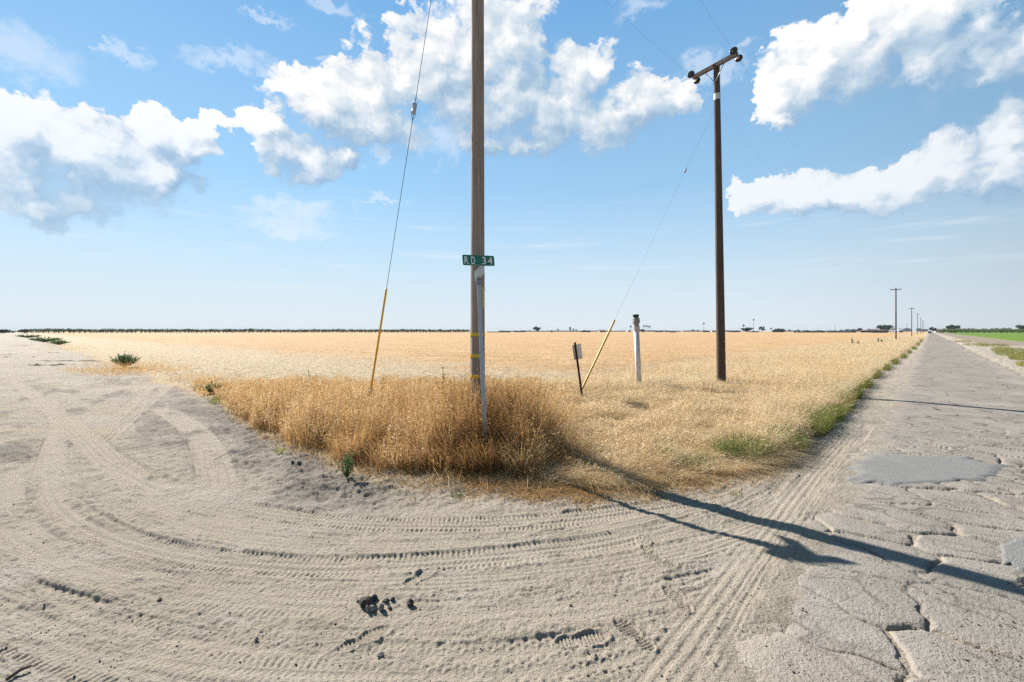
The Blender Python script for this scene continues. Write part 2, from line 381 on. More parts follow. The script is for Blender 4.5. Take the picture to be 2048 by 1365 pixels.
def shoe(px, py, deg, L=.30, wd=.105, dep=.009):
    global z
    c = G(px, py); a = R(deg); dx, dy = X - c[0], Y - c[1]
    k = dx * dx + dy * dy < .06
    l = (dx[k] * math.cos(a) + dy[k] * math.sin(a)) / (L / 2); q = (-dx[k] * math.sin(a) + dy[k] * math.cos(a)) / (wd / 2)
    d = np.minimum(np.hypot((l - .38) / .62, q), np.hypot((l + .6) / .4, q / .78))
    ins = 1 - sst(d, .85, 1.03)
    z[k] = z[k] * (1 - .8 * ins) - dep * ins + dep * .8 * np.exp(-((d - 1.2) / .16) ** 2) + .0035 * ins * np.sign(np.sin(l * L / 2 * 2 * np.pi / .022))
for a in ((1355,1195,100),(1268,1268,118),(1318,1118,130),(1045,1078,25),(842,1152,55),(728,1278,40),(1165,1278,10),(1125,1030,40),(1290,1085,80)): shoe(*a)
# low clods thrown up in ridges across the dirt road at the left
for (x0, x1, py, hh) in ((30,172,730,.07),(55,205,722,.05),(40,70,714,.05),(0,30,709,.05),(95,130,706,.05),(20,70,692,.05),(160,215,741,.05),(250,330,742,.04),(180,250,757,.04)):
    a = G((x0 + x1) / 2, py); hw = (x1 - x0) / 2 / F * a[1]
    z += hh * np.exp(-((Y - a[1] - .25 * perlin(X / .8, Y * 0, x0)) / .14) ** 2) * sst(np.abs(X - a[0]), hw, hw * .7) * (.7 + .6 * perlin(X / .35, Y / .35, py))
soil *= 1 - .9 * fresh
# grassy ground is a little rougher and banked up
z += gm * near * (.05 * fbm(X / .9, Y / .9, 3, 91) + .05 * sst(gd, 0, 1.2))
# the asphalt: irregular slabs, open joints full of sand
cx_ = n_ / .78 + .20 * fbm(X / .7, Y / .7, 3, 101); cy_ = r_ / .50 + .20 * fbm(X / .7, Y / .7, 3, 103)
e1, c1_ = voro(cx_, cy_, 7); e1 = e1 * .34 + .010 * fbm(X / .07, Y / .07, 3, 105)
open_ = sst(fbm(X / 1.3, Y / 1.3, 2, 107) + .45 * sst(n_, -.6, .4), -.5, .45)
e2, c2_ = voro(n_ / .42 + .3 * fbm(X / .5, Y / .5, 2, 109), r_ / .26, 19); e2 = e2 * .2
pil = 1 - np.exp(-np.maximum(e1, 0) / .030)                                  # slabs worn to low pillows
seam = (1 - sst(e1, .003, .015)) * (.30 + .9 * open_)
gap = np.clip((1 - sst(e1, .012, .04)) * sst(open_, .55, 1.0), 0, 1)
hair = (1 - sst(e2, .006, .022)) * sst(fbm(X / .7, Y / .7, 2, 111), -.1, .45) * .45
FAR = sst(Y, 9.5, 5.0)
edge_l = sst(n_ + .22 * fbm(X / .5, Y / .5, 3, 113), -1.35, -.35); edge_r = sst(n_ + .3 * fbm(X / 1.2, Y / 1.2, 3, 114), 2.9, 2.55)
zr = .010 + .012 * fbm(X / 3, Y / 3, 2, 115) + FAR * (.009 * (c1_ - .5) + .0022 * fbm(X / .12, Y / .12, 3, 117) + .0022 * perlin(X / .02, Y / .02, 118))
zr = zr + FAR * (.010 * (pil - 1) - .016 * np.clip(seam, 0, 1) - .012 * gap - .006 * hair)
zr = zr - .04 * (1 - edge_l) - .06 * (1 - edge_r)
zg_r = -.0135 + .012 * fbm(X / 3, Y / 3, 2, 115) + FAR * (.006 * fbm(X / .2, Y / .2, 3, 119) + .003 * perlin(X / .03, Y / .03, 120)) - .25 * sst(Y, 40, 70)
zg_r = zg_r + (.026 + .012 * fbm(X / .45, Y / .45, 3, 121)) * sst(n_ + .3 * fbm(X / .8, Y / .8, 2, 122), -.2, -.95)
z = z * (1 - road) + (zg_r + .85 * z * sst(n_, .2, -.5) * (Y < 30)) * road
z = np.where(Y > 70, z * 0 + np.where(road > .5, -.06, 0.), z)
# sand swept over the pavement's left edge
# ---- what covers the ground (masks)
nz = fbm(X / 5, Y / 3, 4, 131)
straw = gm * 1.0
pale = sst(r_ + 3.2 * nz + 1.2 * fbm(X / 2.2, Y / 1.1, 3, 132), 19, 9) * sst(n_ + 1.5 * nz, -4.5, -9) * gm                         # mown strip beside the dirt road
field = sst(r_ + 2 * nz, 9, 17) * sst(n_ + 2.6 * nz, -5.5, -13) * gm
verge = gm * (1 - field) * (1 - pale)
litter = sst(gd + .35 * fbm(X / .5, Y / .5, 3, 133), -.75, .1) * (1 - road) * (1 - .0)
streak = dirt * sst(fbm(X / 2.6, Y / .33, 4, 135), .3, .75) * sst(n_, -8, -11) * sst(Y, 60, 40)
litter = np.clip(np.maximum(litter, .35 * streak) * np.where(gd > .2, 0, 1) + 0, 0, 1)
dusty = dirt * sst(fbm(X / 1.5, Y / 1.0, 4, 137), 0, .7)
right = sst(n_, 2.6, 3.2)
crop = sst(n_ + .3 * nz, 10.8, 11.6) * sst(r_, 85, 95)
soilr = right * sst(n_ + .6 * nz, 4.3, 5.6) * sst(r_ + 2 * nz, 76, 84) * (1 - crop)

# ground material: masks from the lie of the land, colours from nodes
gmt, t, b = material('ground_cover', .95, .06)
p = posn(t)
n_big = t.noise(p, .55, 5, .6); n_mid = t.noise(p, 4, 5, .62); n_fine = t.noise(p, 55, 4, .65); n_gr = t.noise(p, 240, 2, .6)
sand = t.ramp(n_mid, [(.25, (.33, .275, .21)), (.5, (.41, .35, .275)), (.78, (.475, .415, .335))])
sand = t.mix(t.mr(n_big, .35, .7, 0, .35), sand, (.46, .405, .335))
sand = t.mix(t.mr(n_gr, .56, .74, 0, .55), sand, (.22, .20, .18))
sand = t.mix(t.math('MULTIPLY', attr(t, 'dusty'), .5), sand, (.50, .45, .38))
sand = t.mix(t.math('MULTIPLY', attr(t, 'fresh'), .6), sand, (.46, .395, .31))
darks = t.ramp(n_fine, [(.3, (.16, .138, .115)), (.6, (.29, .252, .21)), (.8, (.38, .335, .28))])
col = t.mix(attr(t, 'soil'), sand, darks)
pv = t.vm('MULTIPLY', p, (1, 2.2, 1)); nst = t.noise(pv, 9, 6, .7); nst2 = t.noise(pv, 60, 3, .7)
lit = t.ramp(nst2, [(.3, (.34, .22, .11)), (.5, (.62, .44, .235)), (.72, (.80, .62, .39))])
col = t.mix(t.math('MULTIPLY', attr(t, 'litter'), t.mr(nst, .36, .52)), col, lit)
# stubble: long faint bands along the field
bx = t.vm('MULTIPLY', p, (.12, .45, 1)); band = t.noise(bx, 1.2, 5, .62)
vergec0 = t.ramp(t.noise(t.vm('MULTIPLY', p, (1, 2, 1)), 7, 6, .7), [(.3, (.28, .19, .10)), (.5, (.54, .385, .20)), (.7, (.70, .54, .32))])
vergec = t.mix(attr(t, 'under'), vergec0, t.ramp(nst2, [(.3, (.05, .036, .024)), (.55, (.12, .082, .05)), (.75, (.30, .21, .12))]))  # ground under the tall grass coloured dark to give shaded gaps between stems
orange = t.ramp(band, [(.3, (.42, .25, .115)), (.5, (.52, .33, .165)), (.72, (.60, .42, .245))])
orange = t.mix(t.mr(t.noise(t.vm('MULTIPLY', p, (.35, 1.6, 1)), 3, 6, .72), .46, .72, 0, .8), orange, (.64, .49, .31))
orange = t.mix(t.mr(t.noise(t.vm('MULTIPLY', t.vm('ADD', p, (31, 7, 0)), (.3, 1.5, 1)), 2.2, 6, .75), .56, .72, 0, .55), orange, (.27, .16, .075))
palec = t.ramp(t.noise(t.vm('MULTIPLY', p, (1, 2, 1)), 3, 6, .7), [(.32, (.20, .14, .085)), (.46, (.52, .40, .255)), (.7, (.68, .56, .395))])
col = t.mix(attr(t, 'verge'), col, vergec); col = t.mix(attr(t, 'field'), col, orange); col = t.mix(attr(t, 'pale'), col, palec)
scr = t.ramp(t.noise(p, .8, 6, .65), [(.35, (.24, .20, .16)), (.5, (.33, .27, .21)), (.65, (.20, .17, .10))])
col = t.mix(attr(t, 'soilr'), col, scr)
gcr = t.ramp(t.noise(t.vm('MULTIPLY', p, (.3, 1, 1)), .5, 5, .6), [(.3, (.11, .19, .03)), (.6, (.16, .25, .045)), (.8, (.27, .32, .075))])
col = t.mix(attr(t, 'crop'), col, gcr)
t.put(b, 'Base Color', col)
bump(t, b, t.math('ADD', t.math('MULTIPLY', n_fine, 1.0), t.math('MULTIPLY', n_gr, .5)), .026, .9)
ii = (np.arange(NR - 1)[:, None] * NC + np.arange(NC - 1)[None, :]).ravel()
Q = np.stack([ii, ii + 1, ii + NC + 1, ii + NC], 1)
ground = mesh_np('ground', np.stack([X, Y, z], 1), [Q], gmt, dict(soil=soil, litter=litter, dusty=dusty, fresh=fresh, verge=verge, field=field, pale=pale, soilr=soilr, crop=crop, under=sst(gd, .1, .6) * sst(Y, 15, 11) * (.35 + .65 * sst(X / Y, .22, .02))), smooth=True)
tag(ground, kind='structure')
# road: the same grid over the carriageway
rt = (zr > z - .12) & (n_ > -1.5) & (n_ < 3.3); rt = rt.reshape(NR, NC)
keep = rt[:-1, :-1] & rt[1:, 1:] & rt[1:, :-1] & rt[:-1, 1:]; keep &= (rows[:-1] < 900)[:, None]
qr = Q[keep.ravel()]; used, inv = np.unique(qr, return_inverse=True); qr = inv.reshape(-1, 4)
rmt, t, b = material('worn_asphalt', .92, .1)
p = posn(t)
agg = t.noise(p, 130, 3, .7); blot = t.noise(p, 1.6, 6, .65); vor = t.node('ShaderNodeTexVoronoi'); t.put(vor, 'Vector', p); vor.inputs['Scale'].default_value = 95
asph = t.ramp(blot, [(.3, (.236, .209, .178)), (.5, (.288, .257, .221)), (.7, (.34, .306, .264))])
asph = t.mix(t.mr(agg, .5, .72, 0, .55), asph, (.13, .122, .118))
asph = t.mix(t.mr(vor.outputs['Distance'], .25, .05, 0, .45), asph, (.44, .42, .39))
nr = t.vm('MULTIPLY_ADD', t.vm('SUBTRACT', t.noise(p, 1.1, 3, .6, out='Color'), (.5, .5, .5)), (1.1, 1.1, 0), p)
mp = t.node('ShaderNodeMapping'); t.put(mp, 'Vector', nr); mp.inputs['Rotation'].default_value = (0, 0, R(42.6)); mp.inputs['Scale'].default_value = (1, 1, 0)
for sc_, th_, am in (((1.05, 2.1, 0), .045, 1.0), ((2.2, 4.0, 0), .04, .65)):
    ve = t.node('ShaderNodeTexVoronoi', feature='DISTANCE_TO_EDGE', voronoi_dimensions='2D'); t.put(ve, 'Vector', t.vm('MULTIPLY', mp.outputs[0], sc_)); ve.inputs['Scale'].default_value = 1
    crack = t.math('MULTIPLY', t.mr(ve.outputs['Distance'], th_, th_ * .25), t.mr(t.noise(p, .9, 4, .6), .38, .54, 0, am))
    asph = t.mix(t.math('MULTIPLY', crack, t.math('MULTIPLY_ADD', attr(t, 'distant'), .5, .5)), asph, (.085, .072, .06))
asph = t.mix(t.math('MULTIPLY', attr(t, 'seam'), .7), asph, (.10, .085, .07))
asph = t.mix(t.mr(t.noise(p, 48, 4, .75), .60, .72, 0, .55), asph, (.10, .092, .088)); asph = t.mix(t.mr(t.noise(t.vm('ADD', p, (7, 3, 1)), 62, 3, .7), .63, .72, 0, .6), asph, (.46, .43, .39))
asph = t.mix(t.math('MULTIPLY', attr(t, 'joint'), .85), asph, (.33, .28, .22))
asph = t.mix(t.math('MULTIPLY', attr(t, 'dust'), .9), asph, (.40, .345, .275))
t.put(b, 'Base Color', asph)
bump(t, b, t.math('ADD', agg, t.math('MULTIPLY', vor.outputs['Distance'], .7)), .007, .7)
dust = np.clip(sst(n_ + .25 * nz, -.35, -1.0) + .6 * sst(n_ + .4 * nz, 1.9, 2.7) + .35 * sst(fbm(X / 1.5, Y / 1.5, 3, 141), .1, .8), 0, 1)
roadob = mesh_np('road', np.stack([X, Y, zr], 1)[used], [qr], rmt, dict(joint=np.clip(gap, 0, 1)[used] * FAR[used], seam=np.clip(seam + hair * .8, 0, 1)[used] * FAR[used], dust=dust[used], distant=1 - FAR[used]), smooth=True)
tag(roadob, kind='structure')
# repair patches of bluish chip seal, 5 mm over the old surface
def patch(px, py, rx, ry, seed, nrm=110):
    V = []; Fq = []
    for i in range(9):
        for j in range(nrm):
            a = 2 * math.pi * j / nrm; f = i / 8
            w_ = 1 + (.10 * math.sin(3 * a + seed) + .07 * math.sin(7 * a + 2 * seed) + .05 * math.sin(13 * a + seed * 3) + random.uniform(-.075, .05)) * f
            g = G(px + math.copysign(abs(math.cos(a)) ** .62, math.cos(a)) * rx * w_ * f, py + math.copysign(abs(math.sin(a)) ** .75, math.sin(a)) * ry * w_ * f); V.append(g)
    V = np.array(V)
    for i in range(8):
        for j in range(nrm): Fq.append((i * nrm + j, i * nrm + (j + 1) % nrm, (i + 1) * nrm + (j + 1) % nrm, (i + 1) * nrm + j))
    V[:, 2] = .021 + .012 * fbm(V[:, 0] / 3, V[:, 1] / 3, 2, 115)
    V[-nrm:, 2] -= .03
    return V, np.array(Fq)
pm, t, b = material('chip_seal', .9, .1)
p = posn(t); vo = t.node('ShaderNodeTexVoronoi'); t.put(vo, 'Vector', p); vo.inputs['Scale'].default_value = 150
c = t.ramp(vo.outputs['Color'], [(.1, (.165, .160, .150)), (.5, (.225, .221, .21)), (.9, (.30, .294, .28))])
c = t.mix(t.mr(t.noise(p, 2.2, 5, .6), .5, .85, 0, .6), c, (.33, .30, .265))
t.put(b, 'Base Color', c); bump(t, b, vo.outputs['Distance'], .006, .7)
V, Fq = patch(1845, 941, 158, 31, 1.3); tag(mesh_np('road_patch', V, [Fq], pm, smooth=True), kind='structure')
V, Fq = patch(2052, 1112, 52, 34, 4.1); tag(mesh_np('road_patch', V, [Fq], pm, smooth=True), kind='structure')
# low ridges across the dirt road at the far left, in a darker tone
rm_ = plain('ridge_dark', (.10, .085, .068), .95, .05, .4, 9)
for (x0, x1, py, hh) in ((30,172,731,.10),(62,205,722.5,.06),(10,40,714.5,.07),(52,72,714,.07),(0,30,709,.05),(95,125,706,.07),(20,70,692,.06),(270,330,742,.05),(352,380,722,.05)):
    a = G(x0, py); b_ = G(x1, py); m = 40; f = np.linspace(0, 1, m); xs = a[0] + (b_[0] - a[0]) * f; ys = a[1] + .35 * fbm(xs / 1.3, f * 0 + py, 3, 151); hs = hh * np.sin(np.pi * f) ** .4 * np.clip(.55 + .9 * fbm(xs / .5, f * 0 + py, 3, 152), .02, 2)
    V = np.concatenate([np.stack([xs, ys - .16, f * 0 - .02], 1), np.stack([xs, ys, hs], 1), np.stack([xs, ys + .16, f * 0 - .02], 1)]); i_ = np.arange(m - 1)
    tag(mesh_np('dirt_ridge', V, [np.stack([i_, i_ + 1, i_ + 1 + m, i_ + m], 1), np.stack([i_ + m, i_ + 1 + m, i_ + 1 + 2 * m, i_ + 2 * m], 1)], rm_, smooth=True), kind='structure')
# outer terrain so the land goes on behind and beside the camera
om = plain('far_soil', (.42, .36, .28), .95, .05, .2, .3)
vv = [(-12000, -9000, -.4), (12000, -9000, -.4), (12000, 12000, -.4), (-12000, 12000, -.4)]
tag(mesh_np('terrain', vv, [np.array([[0, 1, 2, 3]])], om), kind='structure')
_zg = z.reshape(NR, NC)
def ground_z(x, y):                          # height of the built ground under a point
    x = np.asarray(x, float); y = np.asarray(y, float)
    i = np.clip(np.searchsorted(rows, y), 0, NR - 1); j = np.clip(np.round((x / np.maximum(y, .1) + 1.36) / 2.72 * (NC - 1)).astype(int), 0, NC - 1)
    return _zg[i, j]

# ------------------------------------------------------------------ poles, signs, pipe
def wood(name, c0, c1, c2, grey):
    m, t, b = material(name, .88, .15)
    tcx = t.node('ShaderNodeTexCoord').outputs['Object']
    g = t.noise(t.vm('MULTIPLY', tcx, (42, 42, 1.1)), 1, 6, .68); l = t.noise(t.vm('MULTIPLY', tcx, (9, 9, .7)), 1, 5, .6)
    c = t.ramp(g, [(.28, c0), (.5, c1), (.74, c2)])
    c = t.mix(t.mr(l, .4, .68, 0, .75), c, grey)
    vo = t.node('ShaderNodeTexVoronoi'); t.put(vo, 'Vector', t.vm('MULTIPLY', tcx, (9, 9, 3.2))); vo.inputs['Scale'].default_value = 1
    c = t.mix(t.mr(vo.outputs['Distance'], .10, .055), c, (.02, .015, .012))
    t.put(b, 'Base Color', c); bump(t, b, g, .012, 1.)
    return m
M_pole = wood('weathered_wood', (.10, .08, .068), (.31, .25, .21), (.54, .44, .365), (.33, .285, .265))
M_pole2 = wood('creosoted_wood', (.034, .025, .02), (.105, .077, .06), (.22, .155, .112), (.11, .086, .074))
M_arm = wood('crossarm_wood', (.05, .038, .03), (.12, .095, .075), (.2, .165, .135), (.15, .13, .115))
M_band = plain('yellow_reflector', (.72, .47, .015), .45, .4, .12, 60)
M_steel = plain('galvanised_steel', (.30, .325, .36), .42, .5, .18, 45, metal=.55)
M_dark = plain('dark_steel', (.06, .062, .068), .5, .4, .2, 40, metal=.5)
M_glaze = plain('brown_glaze', (.022, .010, .009), .22, .5, .3, 20)
M_cap = plain('cement_grey', (.42, .39, .34), .7, .3, .15, 30)
M_white = plain('white_enamel', (.74, .74, .73), .45, .4, .06, 25)
M_strip = plain('pale_yellow_strip', (.62, .58, .22), .5, .3, .1, 30)
M_wire = plain('wire', (.05, .052, .055), .5, .4, .1, 20, metal=.3)

def pole_mesh(H, r0, r1, seed, sink=.5, lean=(0, 0), nseg=44):
    rg = np.random.default_rng(seed); zs = np.linspace(-sink, H, 40); V = []
    ph = rg.random(6) * 6.28; cracks = [(rg.random() * 6.28, rg.random() * H, .6 + rg.random() * 2.5) for _ in range(26)]
    for zz in zs:
        f = max(zz, 0) / H; rr = r0 + (r1 - r0) * f
        for k in range(nseg):
            a = 2 * math.pi * k / nseg
            q = rr * (1 + .022 * math.sin(2 * a + ph[0] + zz * .3) + .015 * math.sin(5 * a + ph[1] + zz * .15))
            for ca, cz, cl in cracks:
                da = abs((a - ca - .06 * math.sin(zz * 1.3 + cz) + math.pi) % (2 * math.pi) - math.pi)
                if da < .09 and abs(zz - cz) < cl: q -= .010 * (1 - da / .09) * (1 - abs(zz - cz) / cl) ** .5
            V.append((q * math.cos(a) + lean[0] * f, q * math.sin(a) + lean[1] * f, zz))
    m = len(zs)
    Fs = [(i * nseg + k, i * nseg + (k + 1) % nseg, (i + 1) * nseg + (k + 1) % nseg, (i + 1) * nseg + k) for i in range(m - 1) for k in range(nseg)]
    mb = MB(); mb.add(V, Fs, True); mb.f.append(tuple((m - 1) * nseg + k for k in range(nseg))); mb.sm.append(False)
    return mb
def ring_arc(mb, rr, z0, z1, a0, a1, th=.004, n=20):
    V = []
    for i in range(n + 1):
        a = R(a0 + (a1 - a0) * i / n); c, s = math.cos(a), math.sin(a)
        V += [(rr * c, rr * s, z0), ((rr + th) * c, (rr + th) * s, z0), ((rr + th) * c, (rr + th) * s, z1), (rr * c, rr * s, z1)]
    Fs = [(4 * i + j, 4 * i + (j + 1) % 4, 4 * i + 4 + (j + 1) % 4, 4 * i + 4 + j) for i in range(n) for j in range(4)]
    Fs += [(0, 3, 2, 1), (4 * n, 4 * n + 1, 4 * n + 2, 4 * n + 3)]
    return mb.add(V, Fs)
def local(o, parent): o.parent = parent; return o

# main pole beside the street sign
PX, PY = -.54, 7.13; PZ = float(ground_z(PX, PY))
pole = thing('utility_pole', 'tall weathered brown wooden pole right behind the green street sign', 'utility pole', (PX, PY, PZ), 'utility poles')
local(pole_mesh(11.6, .118, .088, 1).build('pole_shaft', M_pole, None), pole)
for h in (.97, 1.29, 1.62):
    mb = MB(); ring_arc(mb, .1195 - .0026 * h, h - .026, h + .026, 165, 385, .005); local(mb.build('reflector_band', M_band), pole)
mb = MB(); ring_arc(mb, .113, 2.02, 2.36, -42, -26, .004, 4); local(mb.build('marker_strip', M_strip), pole)
mb = MB(); ring_arc(mb, .113, 2.30, 2.36, -20, 8, .006, 4); local(mb.build('number_tag', M_white), pole)
mb = MB(); mb.box((0, 0, 11.2), (1.7, .10, .12), Matrix.Rotation(R(-57), 3, 'Z')); local(mb.build('crossarm', M_arm), pole)

# second pole, with crossarm and dead-end insulators
QX, QY = 6.67, 14.49; QZ = float(ground_z(QX, QY)); TOPX, TOPY = 6.54, 14.55
AZ = 10.19                                   # crossarm height
def lathe(prof, c, ax, n=20):                # profile [(distance along the axis, radius)]
    ax = Vector(ax).normalized(); u = ax.orthogonal().normalized(); v = ax.cross(u); V = []
    for d, r in prof:
        for k in range(n):
            a = 2 * math.pi * k / n; V.append(Vector(c) + ax * d + (u * math.cos(a) + v * math.sin(a)) * r)
    Fs = [(i * n + k, i * n + (k + 1) % n, (i + 1) * n + (k + 1) % n, (i + 1) * n + k) for i in range(len(prof) - 1) for k in range(n)]
    return V, Fs
BELL = [(.0, .012), (.03, .03), (.055, .038), (.06, .075), (.075, .108), (.095, .116), (.10, .108), (.09, .08), (.095, .05), (.11, .03), (.13, .014)]
CAPP = [(-.02, .0), (-.02, .034), (.045, .040), (.058, .032)]
def crossarm_pole(name, label, H, arm_z, base, lean, armL, armR, seed, bands, detail):
    t = thing(name, label, 'utility pole', base, 'utility poles'); b = Vector(t.location)
    local(pole_mesh(H, .135, .092, seed, lean=lean, nseg=44 if detail else 14).build('pole_shaft', M_pole2, None), t)
    L = Vector(armL) - b; Rr = Vector(armR) - b; d = (Rr - L); ang = math.atan2(d.y, d.x); mid = (L + Rr) / 2
    off = Vector((math.sin(ang), -math.cos(ang), 0)) * .125          # the arm is bolted to the pole's near face
    if off.y > 0: off = -off
    tilt = Matrix.Rotation(ang, 3, 'Z') @ Matrix.Rotation(-math.atan2(d.z, math.hypot(d.x, d.y)), 3, 'Y')
    mb = MB(); mb.box(mid + off, (d.length + .06, .095, .12), tilt)
    arm = local(mb.build('crossarm', M_arm), t)
    foot = Vector((lean[0] * .93, lean[1] * .93, arm_z - .52)) + off * .9
    for e in (.28, .74):
        mb = MB(); mb.tube([L + d * e + off * 1.02 + Vector((0, 0, -.06)), foot], .012, 6); local(mb.build('brace', M_steel), t)
    rdv = Vector((RD[0], RD[1], 0))
    ends = []
    for e in (0.0, 1.0):
        for sg in (-1, 1):
            st = L + d * e + off + rdv * sg * .06 + Vector((0, 0, .0)); ax = rdv * sg + Vector((0, 0, -.10))
            if detail:
                V, Fs = lathe(BELL, st + ax * .10, ax); ins = local(MB().add(V, Fs, True).build('insulator', M_glaze), t)
                V, Fs = lathe(CAPP, st + ax * .10, ax); c = MB().add(V, Fs, True).build('insulator_cap', M_cap); c.parent = ins
                mb = MB(); mb.tube([st, st + ax * .1, st + ax * .2, st + ax * .36], [.012, .012, .014, .014], 6); c = mb.build('dead_end_clamp', M_dark); c.parent = ins
            else:
                V, Fs = lathe(BELL[::2], st + ax * .10, ax, 8); local(MB().add(V, Fs, True).build('insulator', M_glaze), t)
            ends.append(b + st + ax * .36)
    if detail:
        mb = MB(); ring_arc(mb, .097, arm_z - 1.05, arm_z - .86, 0, 360, .004, 30); c = local(mb.build('number_band', plain('aluminium_band', (.62, .62, .63), .5, .4, .2, 8)), t); c.location = (lean[0] * .87, lean[1] * .87, 0)
        mb = MB(); V, Fs = lathe([(0, .03), (.03, .03), (.05, .018), (.06, 0)], Vector((lean[0], lean[1], arm_z)) + off * 1.38, off, 8); mb.add(V, Fs); local(mb.build('arm_bolt', M_dark), t)
    for (h, a0, a1) in bands:
        mb = MB(); ring_arc(mb, .1365 - .0042 * h, h - .028, h + .028, a0, a1, .006, 12); c = local(mb.build('reflector_band', M_band), t); c.location = (lean[0] * h / H, lean[1] * h / H, 0)
    return t, ends
armR = (6.95, 13.96, AZ + QZ * 0 + .02); armL = (6.13, 15.14, AZ - .02)
pole2, ends2 = crossarm_pole('utility_pole', 'dark wooden pole with a slanting crossarm and brown disc insulators', 10.3, AZ - QZ, (QX, QY, QZ), (TOPX - QX, TOPY - QY), armL, armR, 2, [(h, -62, 20) for h in (.80, 1.13, 1.43)], True)
pole_pos = {}
orders = ['largest of the thin brown poles receding beside the paved road', 'second of the brown poles receding beside the paved road', 'third of the thin poles receding beside the paved road', 'fourth of the thin poles receding beside the paved road', 'fifth thin pole along the road, close to the vanishing point', 'farthest thin pole along the road, almost at the vanishing point']
for k in range(1, 7):
    P2 = from_rn(15.2 + 101.6 * k, -5.0); b0 = (P2[0], P2[1], 0.)
    nv = Vector((ND[0], ND[1], 0)) * .72; c = Vector((P2[0], P2[1], 9.95)); H = 10.3 if k < 3 else 11.2
    _, e_ = crossarm_pole('utility_pole', orders[k - 1], H, H - .35, b0, (0, 0), c - nv + Vector((0, 0, H - 10.3)), c + nv + Vector((0, 0, H - 10.3)), 10 + k, [(h, 180, 380) for h in (.8, 1.13, 1.43)] if k < 3 else [], False)
    pole_pos[k] = e_
def wire(name, label, a, b, sag, rad, cat='power line', group=None, n=40):
    a, b = Vector(a), Vector(b); pts = [a.lerp(b, i / n) - Vector((0, 0, sag * 4 * (i / n) * (1 - i / n))) for i in range(n + 1)]
    mb = MB(); mb.tube(pts, rad, 6); return tag(mb.build(name, M_wire), label, cat, group)
# ends2 order: left end (towards us, away), right end (towards us, away)
rd3 = Vector((RD[0], RD[1], 0))
wire('power_line', 'overhead wire rising up left from the right end of the crossarm', ends2[2], ends2[2] - rd3 * 9.2 + Vector((0, 0, .75)), .12, .0017, group='overhead wires')
wire('power_line', 'overhead wire rising up left from the left end of the crossarm', ends2[0], ends2[0] - rd3 * 9.4 + Vector((0, 0, -.55)), .12, .0017, group='overhead wires')
wire('power_line', 'overhead wire from the right end of the crossarm down to the next roadside pole', ends2[3], pole_pos[1][2], 1.5, .0012, group='overhead wires', n=70)
wire('power_line', 'overhead wire from the left end of the crossarm down to the next roadside pole', ends2[1], pole_pos[1][0], 1.5, .0012, group='overhead wires', n=70)

# guy wires with yellow guards
M_guard = plain('yellow_plastic', (.92, .52, .015), .4, .4, .10, 8)
M_guard2 = plain('faded_yellow_plastic', (.62, .36, .025), .45, .4, .16, 8)
def guy(label, anchor, attach, t_guard, t_ins, ins_len, rg, mat, groove, wr=.0055):
    a = Vector(anchor); b = Vector(attach); g = thing('guy_wire', label, 'guy wire', a, 'guy wires'); L = b - a; d = L.normalized()
    mb = MB(); mb.tube([a + L * 0, a + L * (t_ins - ins_len / L.length * .5)], wr, 6); mb.build('wire', M_dark, g)
    mb = MB(); mb.tube([a + L * (t_ins + ins_len / L.length * .5), b], wr, 6); mb.build('wire', M_dark, g)
    u = d.orthogonal().normalized(); v = d.cross(u); n = 14; V = []
    prof = [(0.03, rg * .9), (.04, rg), (t_guard - .004, rg), (t_guard, rg * .7)]
    for f, r in prof:
        for k in range(n): q = 2 * math.pi * k / n; V.append(a + L * f + (u * math.cos(q) + v * math.sin(q)) * r)
    Fs = [(i * n + k, i * n + (k + 1) % n, (i + 1) * n + (k + 1) % n, (i + 1) * n + k) for i in range(3) for k in range(n)]
    Fs += [tuple(reversed(range(n))), tuple(3 * n + k for k in range(n))]
    gd_ = MB().add(V, Fs, True).build('guard', mat, g)
    if groove: mb = MB(); mb.tube([a + L * (.045), a + L * (.052)], rg * 1.25, 14); mb.build('clip', M_white, gd_).parent = gd_
    c = a + L * t_ins; w_ = .045 if ins_len > .15 else .032
    V, Fs = lathe([(-ins_len / 2, .4 * w_), (-ins_len / 2 * .85, .85 * w_), (-ins_len * .1, .9 * w_), (-ins_len * .06, .72 * w_), (ins_len * .06, .72 * w_), (ins_len * .1, .9 * w_), (ins_len / 2 * .85, .85 * w_), (ins_len / 2, .4 * w_)], c, d, 14)
    ins = MB().add(V, Fs, True).build('strain_insulator', plain('grey_porcelain', (.42, .43, .45), .35, .5, .15, 12), g)
    mb = MB()
    for s in (-1, 1):
        for o in (-1, 1):
            mb.tube([c + d * s * ins_len * .2 + u * o * w_ * .95, c + d * s * ins_len * .55 + u * o * w_ * .9, c + d * s * ins_len * 1.0], .004, 5)
    k = mb.build('wire_loop', M_dark, g)
    return g
A1 = G(733, 836)
def along(a, b, px=None, py=None):           # parameter of the point on a->b seen at that picture height
    lo, hi = 0., 1.
    for _ in range(50):
        m = (lo + hi) / 2; p = a + (b - a) * m; y = HZ - (p[2] - CAM_H) / p[1] * F
        if y > py: lo = m
        else: hi = m
    return lo
B1 = np.array([PX - .03, PY, 11.45])
guy('grey guy wire with bright yellow guard, left of the tall brown pole', A1, B1, along(A1, B1, py=577), along(A1, B1, py=218), .20, .020, M_guard, True)
A2 = G(1151, 806); B2 = np.array([TOPX - .06, TOPY - .1, 8.9])
guy('thin guy wire with faded yellow guard slanting up behind the rusty sign post', A2, B2, along(A2, B2, py=640), along(A2, B2, py=342), .10, .026, M_guard2, False, .0019)

